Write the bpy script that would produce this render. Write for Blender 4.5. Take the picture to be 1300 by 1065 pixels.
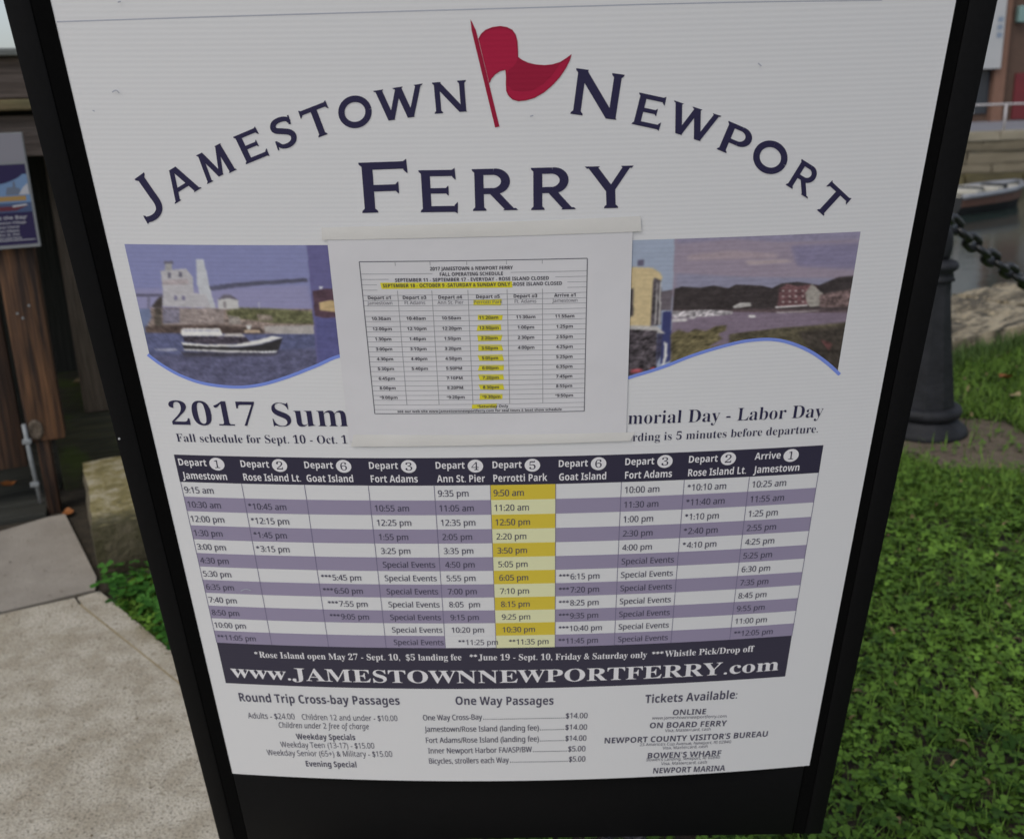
import bpy, bmesh, math, random
import numpy as np
from mathutils import Vector, Matrix, noise
for o in list(bpy.data.objects): bpy.data.objects.remove(o)
scene = bpy.context.scene
COL = scene.collection
rad = math.radians
random.seed(7); RNG = np.random.default_rng(7)

# ------------------------------------------------------------------ camera, sky, sun, exposure
EYE = 1.4
cd = bpy.data.cameras.new('camera'); cam = bpy.data.objects.new('camera', cd); COL.objects.link(cam)
cd.sensor_width = 36.0; cd.lens = 34.06; cd.shift_y = -0.0346; cd.clip_start = 0.02; cd.clip_end = 2000
RIGHT = Vector(((0.999381, -0.009696, -0.033826))); UP = Vector(((0.035189, 0.275369, 0.960694))); FWD = Vector(((-0.000000, 0.961290, -0.275540)))
cam.matrix_world = Matrix(((RIGHT.x, UP.x, -FWD.x, 0), (RIGHT.y, UP.y, -FWD.y, 0), (RIGHT.z, UP.z, -FWD.z, EYE), (0, 0, 0, 1)))
cd.dof.use_dof = True; cd.dof.focus_distance = 0.98; cd.dof.aperture_fstop = 8.0
scene.camera = cam

SUN_EL, SUN_AZ = rad(52), rad(215)      # azimuth clockwise from +Y: behind the viewer, to the left
w = bpy.data.worlds.new('World'); scene.world = w; w.use_nodes = True
nt = w.node_tree; nt.nodes.clear()
sky = nt.nodes.new('ShaderNodeTexSky'); sky.sky_type = 'NISHITA'; sky.sun_disc = False
sky.sun_elevation = SUN_EL; sky.sun_rotation = SUN_AZ; sky.air_density = 1.0; sky.dust_density = 2.5; sky.ozone_density = 1.0
hs = nt.nodes.new('ShaderNodeHueSaturation'); hs.inputs['Saturation'].default_value = 0.55
bg = nt.nodes.new('ShaderNodeBackground'); bg.inputs['Strength'].default_value = 0.13
out = nt.nodes.new('ShaderNodeOutputWorld')
nt.links.new(sky.outputs[0], hs.inputs['Color']); nt.links.new(hs.outputs[0], bg.inputs['Color']); nt.links.new(bg.outputs[0], out.inputs['Surface'])
sl = bpy.data.lights.new('sun', 'SUN'); sl.energy = 0.5; sl.angle = rad(25); sl.color = (1.0, 0.985, 0.96)
sun = bpy.data.objects.new('sun', sl); COL.objects.link(sun)
sd = Vector((math.sin(SUN_AZ) * math.cos(SUN_EL), math.cos(SUN_AZ) * math.cos(SUN_EL), math.sin(SUN_EL)))
sun.rotation_euler = sd.to_track_quat('Z', 'Y').to_euler()
vs = scene.view_settings; vs.view_transform = 'Standard'; vs.look = 'None'; vs.gamma = 1.0; vs.use_curve_mapping = False
vs.exposure = 0.24

# ------------------------------------------------------------------ helpers
def lin(c):
    return tuple(((x / 255.0) / 12.92 if x / 255.0 <= 0.04045 else ((x / 255.0 + 0.055) / 1.055) ** 2.4) for x in c)
def ink(c, white=163.0):            # print colour from a photographed colour, relative to the white sheet beside it
    k = 0.80 / lin((white,) * 3)[0]
    return tuple(min(0.85, x * k) for x in lin(c))

def nd(nt, t, **kw):
    n = nt.nodes.new(t)
    for k, v in kw.items(): setattr(n, k, v)
    return n
MATS = {}
def mat(name, col, rough=0.6, col2=None, scale=20.0, stretch=(1, 1, 1), detail=6.0, bump=0.0, bscale=None, spots=None, spec=0.5, metal=0.0, lo=0.35, hi=0.65, coords='Object', coat=0.0):
    """principled surface; colour wanders between col and col2 with noise, optional darker spots, noise bump"""
    m = bpy.data.materials.new(name); m.use_nodes = True; t = m.node_tree
    p = t.nodes['Principled BSDF']; p.inputs['Roughness'].default_value = rough; p.inputs['Metallic'].default_value = metal
    p.inputs['Specular IOR Level'].default_value = spec
    if coat: p.inputs['Coat Weight'].default_value = coat; p.inputs['Coat Roughness'].default_value = 0.15
    p.inputs['Base Color'].default_value = tuple(col) + (1,)
    tc = nd(t, 'ShaderNodeTexCoord'); mp = nd(t, 'ShaderNodeMapping'); mp.inputs['Scale'].default_value = stretch
    t.links.new(tc.outputs[coords], mp.inputs['Vector'])
    c = None
    if col2 is not None:
        n = nd(t, 'ShaderNodeTexNoise'); n.inputs['Scale'].default_value = scale; n.inputs['Detail'].default_value = detail; n.inputs['Roughness'].default_value = 0.62
        r = nd(t, 'ShaderNodeValToRGB'); r.color_ramp.elements[0].position = lo; r.color_ramp.elements[1].position = hi
        r.color_ramp.elements[0].color = tuple(col) + (1,); r.color_ramp.elements[1].color = tuple(col2) + (1,)
        t.links.new(mp.outputs[0], n.inputs['Vector']); t.links.new(n.outputs['Fac'], r.inputs[0]); c = r.outputs[0]
        if spots:
            for sc_, col3, a, b in spots:
                n2 = nd(t, 'ShaderNodeTexNoise'); n2.inputs['Scale'].default_value = sc_; n2.inputs['Detail'].default_value = 5
                r2 = nd(t, 'ShaderNodeMapRange'); r2.inputs[1].default_value = a; r2.inputs[2].default_value = b
                t.links.new(mp.outputs[0], n2.inputs['Vector']); t.links.new(n2.outputs['Fac'], r2.inputs[0])
                mx = nd(t, 'ShaderNodeMix', data_type='RGBA'); mx.inputs['B'].default_value = tuple(col3) + (1,)
                t.links.new(r2.outputs[0], mx.inputs['Factor']); t.links.new(c, mx.inputs['A']); c = mx.outputs['Result']
        t.links.new(c, p.inputs['Base Color'])
    if bump:
        n = nd(t, 'ShaderNodeTexNoise'); n.inputs['Scale'].default_value = bscale or scale * 2; n.inputs['Detail'].default_value = 8
        b = nd(t, 'ShaderNodeBump'); b.inputs['Strength'].default_value = min(1.0, bump); b.inputs['Distance'].default_value = 0.01 * max(1.0, bump)
        t.links.new(mp.outputs[0], n.inputs['Vector']); t.links.new(n.outputs['Fac'], b.inputs['Height']); t.links.new(b.outputs[0], p.inputs['Normal'])
    MATS[name] = m
    return m
def vcol_mat(name, rough=0.5, attr='col', bump_flute=False, trans=0.0):
    m = bpy.data.materials.new(name); m.use_nodes = True; t = m.node_tree; p = t.nodes['Principled BSDF']
    a = nd(t, 'ShaderNodeAttribute'); a.attribute_name = attr; t.links.new(a.outputs['Color'], p.inputs['Base Color'])
    p.inputs['Roughness'].default_value = rough
    if bump_flute: flute(t, p)
    MATS[name] = m
    return m
def flute(t, p, strength=0.028):
    """faint horizontal flutes of corrugated plastic, one every 4.6 mm, and slow waviness"""
    tc = nd(t, 'ShaderNodeTexCoord'); sx = nd(t, 'ShaderNodeSeparateXYZ'); t.links.new(tc.outputs['Object'], sx.inputs[0])
    m1 = nd(t, 'ShaderNodeMath', operation='MULTIPLY'); m1.inputs[1].default_value = 2 * math.pi / 0.0046; t.links.new(sx.outputs['Z'], m1.inputs[0])
    s = nd(t, 'ShaderNodeMath', operation='SINE'); t.links.new(m1.outputs[0], s.inputs[0])
    n = nd(t, 'ShaderNodeTexNoise'); n.inputs['Scale'].default_value = 9; n.inputs['Detail'].default_value = 3; t.links.new(tc.outputs['Object'], n.inputs['Vector'])
    ad = nd(t, 'ShaderNodeMath', operation='MULTIPLY_ADD'); ad.inputs[1].default_value = 7.0; t.links.new(n.outputs['Fac'], ad.inputs[0]); t.links.new(s.outputs[0], ad.inputs[2])
    b = nd(t, 'ShaderNodeBump'); b.inputs['Strength'].default_value = strength; b.inputs['Distance'].default_value = 0.0012
    t.links.new(ad.outputs[0], b.inputs['Height']); t.links.new(b.outputs[0], p.inputs['Normal'])

class MB:
    """collects polygons of one mesh"""
    def __init__(s): s.v = []; s.f = []
    def add(s, vs, fs):
        o = len(s.v); s.v += [tuple(v) for v in vs]; s.f += [[i + o for i in f] for f in fs]; return s
    def box(s, x0, x1, y0, y1, z0, z1, M=None, b=0.0):
        if b <= 0:
            vs = [(x, y, z) for z in (z0, z1) for y in (y0, y1) for x in (x0, x1)]
            fs = [(0, 2, 3, 1), (4, 5, 7, 6), (0, 1, 5, 4), (2, 6, 7, 3), (0, 4, 6, 2), (1, 3, 7, 5)]
        else:
            bm = bmesh.new(); bmesh.ops.create_cube(bm, size=1.0)
            for v in bm.verts: v.co = Vector(((x0 + x1) / 2 + v.co.x * (x1 - x0), (y0 + y1) / 2 + v.co.y * (y1 - y0), (z0 + z1) / 2 + v.co.z * (z1 - z0)))
            bmesh.ops.bevel(bm, geom=bm.edges[:], offset=b, segments=2, affect='EDGES', profile=0.5)
            bm.verts.index_update(); vs = [v.co.copy() for v in bm.verts]; fs = [[v.index for v in f.verts] for f in bm.faces]; bm.free()
        if M is not None: vs = [M @ Vector(v) for v in vs]
        return s.add(vs, fs)
    def lathe(s, prof, n=24, c=(0, 0, 0), square=0.0):
        vs = []; fs = []
        for r, z in prof:
            for i in range(n):
                a = 2 * math.pi * i / n
                vs.append((c[0] + r * math.cos(a), c[1] + r * math.sin(a), c[2] + z))
        for k in range(len(prof) - 1):
            for i in range(n):
                j = (i + 1) % n; fs.append((k * n + i, k * n + j, (k + 1) * n + j, (k + 1) * n + i))
        fs.append([(len(prof) - 1) * n + i for i in range(n)]); fs.append([n - 1 - i for i in range(n)])
        return s.add(vs, fs)
    def tube(s, pts, r, n=10, closed=False):
        pts = [Vector(p) for p in pts]; L = len(pts); vs = []; fs = []
        up = Vector((0.31, 0.17, 0.93)).normalized()
        for i, p in enumerate(pts):
            a = pts[(i - 1) % L] if (closed or i > 0) else p
            b = pts[(i + 1) % L] if (closed or i < L - 1) else p
            d = (b - a).normalized(); x = d.cross(up)
            if x.length < 1e-3: x = d.orthogonal()
            x.normalize(); y = d.cross(x)
            rr = r[i] if isinstance(r, (list, tuple)) else r
            for k in range(n):
                t = 2 * math.pi * k / n; vs.append(p + x * (rr * math.cos(t)) + y * (rr * math.sin(t)))
        for i in range(L if closed else L - 1):
            for k in range(n):
                j = (k + 1) % n; i2 = (i + 1) % L; fs.append((i * n + k, i * n + j, i2 * n + j, i2 * n + k))
        if not closed: fs.append([n - 1 - k for k in range(n)]); fs.append([(L - 1) * n + k for k in range(n)])
        return s.add(vs, fs)
    def build(s, name, m, parent=None, smooth=False, auto=None):
        me = bpy.data.meshes.new(name); me.from_pydata(s.v, [], s.f); me.materials.append(m)
        if smooth or auto:
            me.polygons.foreach_set('use_smooth', [True] * len(me.polygons))
        bm = bmesh.new(); bm.from_mesh(me); bmesh.ops.recalc_face_normals(bm, faces=bm.faces[:])
        if auto:
            for e in bm.edges:
                if len(e.link_faces) == 2 and e.calc_face_angle(0) > rad(auto): e.smooth = False
        bm.to_mesh(me); bm.free(); me.update()
        o = bpy.data.objects.new(name, me); COL.objects.link(o)
        if parent is not None: o.parent = parent
        return o
def tag(o, label=None, cat=None, group=None, kind=None):
    if label: o['label'] = label
    if cat: o['category'] = cat
    if group: o['group'] = group
    if kind: o['kind'] = kind
    return o
def empty(name, loc=(0, 0, 0), rz=0.0):
    o = bpy.data.objects.new(name, None); COL.objects.link(o); o.location = loc; o.rotation_euler = (0, 0, rz); o.empty_display_size = 0.1
    return o
def copy_tree(o, parent=None):
    c = o.copy(); COL.objects.link(c)
    if parent is not None: c.parent = parent
    for ch in list(o.children): copy_tree(ch, c)
    return c
def fast_mesh(name, V, Fq, m, parent=None, col=None, smooth=False):
    """numpy mesh of quads (or tris) with optional per-vertex colour"""
    me = bpy.data.meshes.new(name); n = Fq.shape[1]
    me.vertices.add(len(V)); me.vertices.foreach_set('co', np.ascontiguousarray(V, dtype=np.float32).ravel())
    me.loops.add(Fq.size); me.loops.foreach_set('vertex_index', np.ascontiguousarray(Fq, dtype=np.int32).ravel())
    me.polygons.add(len(Fq)); me.polygons.foreach_set('loop_start', np.arange(0, Fq.size, n, dtype=np.int32))
    me.update(calc_edges=True)
    if smooth: me.polygons.foreach_set('use_smooth', np.ones(len(Fq), dtype=bool))
    if col is not None:
        a = me.color_attributes.new('col', 'FLOAT_COLOR', 'POINT')
        a.data.foreach_set('color', np.ascontiguousarray(np.concatenate([col, np.ones((len(col), 1))], 1), dtype=np.float32).ravel())
    me.materials.append(m); me.validate()
    o = bpy.data.objects.new(name, me); COL.objects.link(o)
    if parent is not None: o.parent = parent
    return o
def rough_stone(sx, sy, sz, seed, amp=0.02, n=(8, 6, 3), freq=4.0, rnd=0.0):
    """a quarried block centred on x,y with its base at z=0, faces broken by noise"""
    m = MB(); off = Vector((seed * 3.7, seed * 1.3, seed * 2.1))
    def face(o, a, b, na, nb):
        vs = []; fs = []
        for j in range(nb + 1):
            for i in range(na + 1):
                p = Vector(o) + Vector(a) * (i / na) + Vector(b) * (j / nb)
                q = noise.noise_vector(p * freq + off) + 0.5 * noise.noise_vector(p * freq * 2.7 + off)
                c = Vector((p.x / (sx / 2), p.y / (sy / 2), (p.z - sz / 2) / (sz / 2)))
                e = sorted(abs(k) for k in c)
                p2 = p + q * amp
                if rnd and e[1] > 0.8: p2 -= Vector((p.x, p.y, p.z - sz / 2)).normalized() * rnd * (e[1] - 0.8) / 0.2
                vs.append(p2)
        for j in range(nb):
            for i in range(na):
                k = j * (na + 1) + i; fs.append((k, k + 1, k + na + 2, k + na + 1))
        m.add(vs, fs)
    X, Y = sx / 2, sy / 2; nx, ny, nz = n
    face((-X, -Y, sz), (sx, 0, 0), (0, sy, 0), nx, ny)
    face((-X, -Y, 0), (sx, 0, 0), (0, 0, sz), nx, nz); face((X, Y, 0), (-sx, 0, 0), (0, 0, sz), nx, nz)
    face((X, -Y, 0), (0, sy, 0), (0, 0, sz), ny, nz); face((-X, Y, 0), (0, -sy, 0), (0, 0, sz), ny, nz)
    return m

# sign plane geometry: u right, v up from eye level, measured on the poster, metres
SC = 0.9; VB = -1.831; BOW = 0.0321
S2W = Matrix(((0.999831, 0.014016, 0.011914), (-0.010931, 0.973593, -0.228030), (-0.014796, 0.227861, 0.973581)))
def on(u, v, off=0.0):                      # a point on the bowed poster, off metres in front of it (sign coordinates)
    off *= 0.35
    return Vector((u * SC, -BOW * SC * (1 - (u / 0.55) ** 2) - off, (v - VB) * SC))
TEXTS = [
 ('2017 Sum', 'r', 'navy', -0.4124, -0.5975, -0.2001, -0.5958, 0.0317),
 ('Fall schedule for Sept. 10 - Oct. 1', 'r', 'navy', -0.4116, -0.6212, -0.2044, -0.6197, 0.0113),
 ('morial Day - Labor Day', 'r', 'navy', 0.1279, -0.5978, 0.3593, -0.5999, 0.0172),
 ('rding is 5 minutes before departure.', 'r', 'navy', 0.1343, -0.6219, 0.3566, -0.6215, 0.0111),
 ('*Rose Island open May 27 - Sept. 10,  $5 landing fee', 'R', 'white', -0.3693, -0.9712, -0.0838, -0.9689, 0.0112),
 ('**June 19 - Sept. 10, Friday & Saturday only', 'R', 'white', -0.0731, -0.969, 0.1684, -0.972, 0.011),
 ('***Whistle Pick/Drop off', 'R', 'white', 0.1748, -0.9721, 0.3158, -0.9715, 0.0111),
 ('www.', 'R', 'white', -0.4081, -1.0109, -0.3234, -1.0123, 0.0238),
 ('JAMESTOWNNEWPORTFERRY', 'R', 'white', -0.3217, -1.0122, 0.2746, -1.0114, 0.0234),
 ('.com', 'R', 'white', 0.2773, -1.0112, 0.3542, -1.0099, 0.023),
 ('Round Trip Cross-bay Passages', 'b', 'ink', -0.4039, -1.058, -0.1745, -1.0548, 0.0166),
 ('Adults - $24.00', 's', 'ink', -0.3968, -1.092, -0.3284, -1.0895, 0.0114),
 ('Children 12 and under - $10.00', 's', 'ink', -0.3177, -1.0896, -0.1803, -1.0874, 0.0112),
 ('Children under 2 free of charge', 'i', 'ink', -0.354, -1.1082, -0.2226, -1.1052, 0.0114),
 ('Weekday Specials', 'b', 'ink', -0.3312, -1.1308, -0.2447, -1.1284, 0.0116),
 ('Weekday Teen (13-17) - $15.00', 's', 'ink', -0.3569, -1.149, -0.2184, -1.145, 0.0117),
 ('Weekday Senior (65+) & Military - $15.00', 's', 'ink', -0.3797, -1.1678, -0.1935, -1.1618, 0.0119),
 ('Evening Special', 'b', 'ink', -0.3241, -1.1884, -0.2485, -1.1866, 0.0121),
 ('One Way Passages', 'b', 'ink', -0.0959, -1.054, 0.0414, -1.056, 0.0161),
 ('One Way Cross-Bay', 'm', 'ink', -0.1436, -1.0855, -0.0598, -1.0838, 0.0108),
 ('$14.00', 'm', 'ink', 0.0586, -1.0837, 0.0892, -1.0848, 0.0107),
 ('........................................', 's', 'ink', -0.0581, -1.0838, 0.0569, -1.0837, 0.0107),
 ('Jamestown/Rose Island (landing fee)', 'm', 'ink', -0.1431, -1.1088, 0.0205, -1.1069, 0.0109),
 ('$14.00', 'm', 'ink', 0.0582, -1.107, 0.089, -1.1081, 0.0109),
 ('............', 's', 'ink', 0.0222, -1.107, 0.0565, -1.1069, 0.0109),
 ('Fort Adams/Rose Island (landing fee)', 'm', 'ink', -0.1423, -1.1316, 0.0204, -1.1296, 0.0111),
 ('$14.00', 'm', 'ink', 0.0584, -1.1297, 0.0885, -1.1308, 0.0111),
 ('............', 's', 'ink', 0.0221, -1.1297, 0.0567, -1.1297, 0.0111),
 ('Inner Newport Harbor FA/ASP/BW', 'm', 'ink', -0.1404, -1.1536, 0.01, -1.1516, 0.0113),
 ('$5.00', 'm', 'ink', 0.0626, -1.152, 0.0875, -1.1528, 0.0113),
 ('................', 's', 'ink', 0.0117, -1.1517, 0.0609, -1.1519, 0.0113),
 ('Bicycles, strollers each Way', 'm', 'ink', -0.1404, -1.1756, -0.0237, -1.1734, 0.0115),
 ('$5.00', 'm', 'ink', 0.0639, -1.1738, 0.0877, -1.1746, 0.0114),
 ('............................', 's', 'ink', -0.0219, -1.1734, 0.0622, -1.1737, 0.0114),
 ('Tickets Available:', 'b', 'ink', 0.1702, -1.0592, 0.3006, -1.0598, 0.0162),
 ('ONLINE', 'b', 'ink', 0.2108, -1.0858, 0.2583, -1.0873, 0.0108),
 ('www.jamestownnewportferry.com', 's', 'ink', 0.1818, -1.0924, 0.2889, -1.0966, 0.0058),
 ('ON BOARD FERRY', 'b', 'ink', 0.1792, -1.1101, 0.2904, -1.1141, 0.0113),
 ('Visa, Mastercard, cash', 's', 'ink', 0.2018, -1.1193, 0.2682, -1.1213, 0.0059),
 ("NEWPORT COUNTY VISITOR'S BUREAU", 'b', 'ink', 0.1152, -1.1376, 0.3533, -1.1423, 0.0116),
 ("23 America's Cup Avenue, Newport, RI 02840", 's', 'ink', 0.1666, -1.1462, 0.3004, -1.1507, 0.006),
 ('Visa, Mastercard, cash', 's', 'ink', 0.2004, -1.1555, 0.2664, -1.1572, 0.006),
 ("BOWEN'S WHARF", 'b', 'ink', 0.1794, -1.1731, 0.2878, -1.1761, 0.0115),
 ("Bowen's Landing, Newport, RI 02840", 's', 'ink', 0.1783, -1.1791, 0.2866, -1.1822, 0.0061),
 ('Visa, Mastercard, cash', 's', 'ink', 0.2, -1.1888, 0.268, -1.1912, 0.0062),
 ('NEWPORT MARINA', 'b', 'ink', 0.1892, -1.2061, 0.2967, -1.2094, 0.0118),
]
TITLE = [
 ('J', -0.3918, -0.3485, -0.3625, -0.33, -0.4114, -0.3082),
 ('A', -0.3568, -0.3242, -0.3257, -0.307, -0.3684, -0.2952),
 ('M', -0.3186, -0.3028, -0.2854, -0.2876, -0.3277, -0.2741),
 ('E', -0.2748, -0.2822, -0.2485, -0.2721, -0.2838, -0.2541),
 ('S', -0.242, -0.2694, -0.2147, -0.2605, -0.2482, -0.2395),
 ('T', -0.2065, -0.2587, -0.1765, -0.248, -0.2142, -0.2298),
 ('O', -0.1723, -0.2486, -0.1389, -0.2427, -0.1751, -0.2174),
 ('W', -0.1358, -0.2404, -0.0855, -0.2339, -0.1376, -0.2099),
 ('N', -0.0786, -0.233, -0.0441, -0.231, -0.0796, -0.2028),
 ('N', 0.0554, -0.2353, 0.1045, -0.2429, 0.0607, -0.1916),
 ('E', 0.1171, -0.2468, 0.1459, -0.2536, 0.1235, -0.2162),
 ('W', 0.1505, -0.2533, 0.2002, -0.2705, 0.1582, -0.2247),
 ('P', 0.2047, -0.2745, 0.2351, -0.2879, 0.2143, -0.2464),
 ('O', 0.2381, -0.2908, 0.2718, -0.3091, 0.2509, -0.2613),
 ('R', 0.2803, -0.3144, 0.3063, -0.3306, 0.2938, -0.2878),
 ('T', 0.3091, -0.3359, 0.3342, -0.3575, 0.3279, -0.3121),
 ('F', -0.1603, -0.3344, -0.1089, -0.3332, -0.1594, -0.2811),
 ('E', -0.0989, -0.3342, -0.0589, -0.3342, -0.0986, -0.2896),
 ('R', -0.0445, -0.3336, 0.0035, -0.3333, -0.0441, -0.2893),
 ('R', 0.016, -0.3338, 0.0637, -0.3338, 0.0161, -0.2891),
 ('Y', 0.074, -0.3335, 0.1248, -0.3337, 0.0713, -0.289),
]
FLAG_POLE = [(-0.0391, -0.145), (-0.0373, -0.1481), (-0.0341, -0.1552), (-0.0141, -0.2465), (-0.0185, -0.2474), (-0.0383, -0.1551)]
FLAG_CLOTH = [(-0.0319, -0.1633), (-0.029, -0.1586), (-0.0247, -0.1551), (-0.0184, -0.1529), (-0.011, -0.1521), (-0.0048, -0.1531), (0.0001, -0.1556), (0.0032, -0.1599), (0.0046, -0.1659), (0.005, -0.173), (0.0051, -0.1803), (0.0089, -0.1833), (0.0146, -0.186), (0.0221, -0.1879), (0.031, -0.1888), (0.0385, -0.1882), (0.0461, -0.1862), (0.0523, -0.1825), (0.0568, -0.1789), (0.0549, -0.1842), (0.0511, -0.1914), (0.0456, -0.1994), (0.0385, -0.2069), (0.0304, -0.2135), (0.0212, -0.2186), (0.0129, -0.2209), (0.0052, -0.2215), (-0.0004, -0.2199), (-0.0044, -0.2158), (-0.0061, -0.212), (-0.0064, -0.2045), (-0.006, -0.1984), (-0.0067, -0.1917), (-0.012, -0.1924), (-0.0171, -0.1955), (-0.0208, -0.1993), (-0.0232, -0.2037)]
FLAG_FOLD = [(0.0051, -0.1808), (0.0089, -0.1835), (0.0146, -0.1863), (0.0221, -0.1881), (0.031, -0.1891), (0.0385, -0.1885), (0.0461, -0.1864), (0.0385, -0.1975), (0.0296, -0.2058), (0.0194, -0.2113), (0.0092, -0.2128), (-0.001, -0.2109), (-0.0057, -0.2058), (-0.0058, -0.1989), (-0.0044, -0.1927), (0.0002, -0.1894), (0.0038, -0.1851)]
SEAM = [(-0.4392, -0.1426), (-0.2999, -0.1396), (-0.1633, -0.1375), (0.0005, -0.1359), (0.1563, -0.1352), (0.2612, -0.1359), (0.3526, -0.1373)]
STRIP_CORNERS = [(-0.4218, -0.37), (0.3692, -0.3702), (-0.4238, -0.5037), (0.371, -0.5436)]
WAVE = [(-0.4238, -0.5037), (-0.4101, -0.5166), (-0.3895, -0.5305), (-0.3632, -0.5403), (-0.3284, -0.5441), (-0.2982, -0.5407), (-0.2645, -0.5299), (-0.2309, -0.5158), (-0.1968, -0.5016), (-0.1578, -0.5056), (-0.0893, -0.5574), (-0.0169, -0.5742), (0.0742, -0.5533), (0.1262, -0.5358), (0.1634, -0.5239), (0.1984, -0.5097), (0.2334, -0.4992), (0.2598, -0.494), (0.2867, -0.4938), (0.31, -0.5), (0.3343, -0.5124), (0.3548, -0.5278), (0.3719, -0.5438)]
TAPE_TOP = [(-0.2051, -0.3632), (0.1325, -0.3596), (0.1308, -0.3426), (-0.2039, -0.3494)]
TAPE_BOT = [(-0.2001, -0.6231), (0.1314, -0.6202), (0.1365, -0.6083), (-0.1955, -0.606)]
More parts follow.
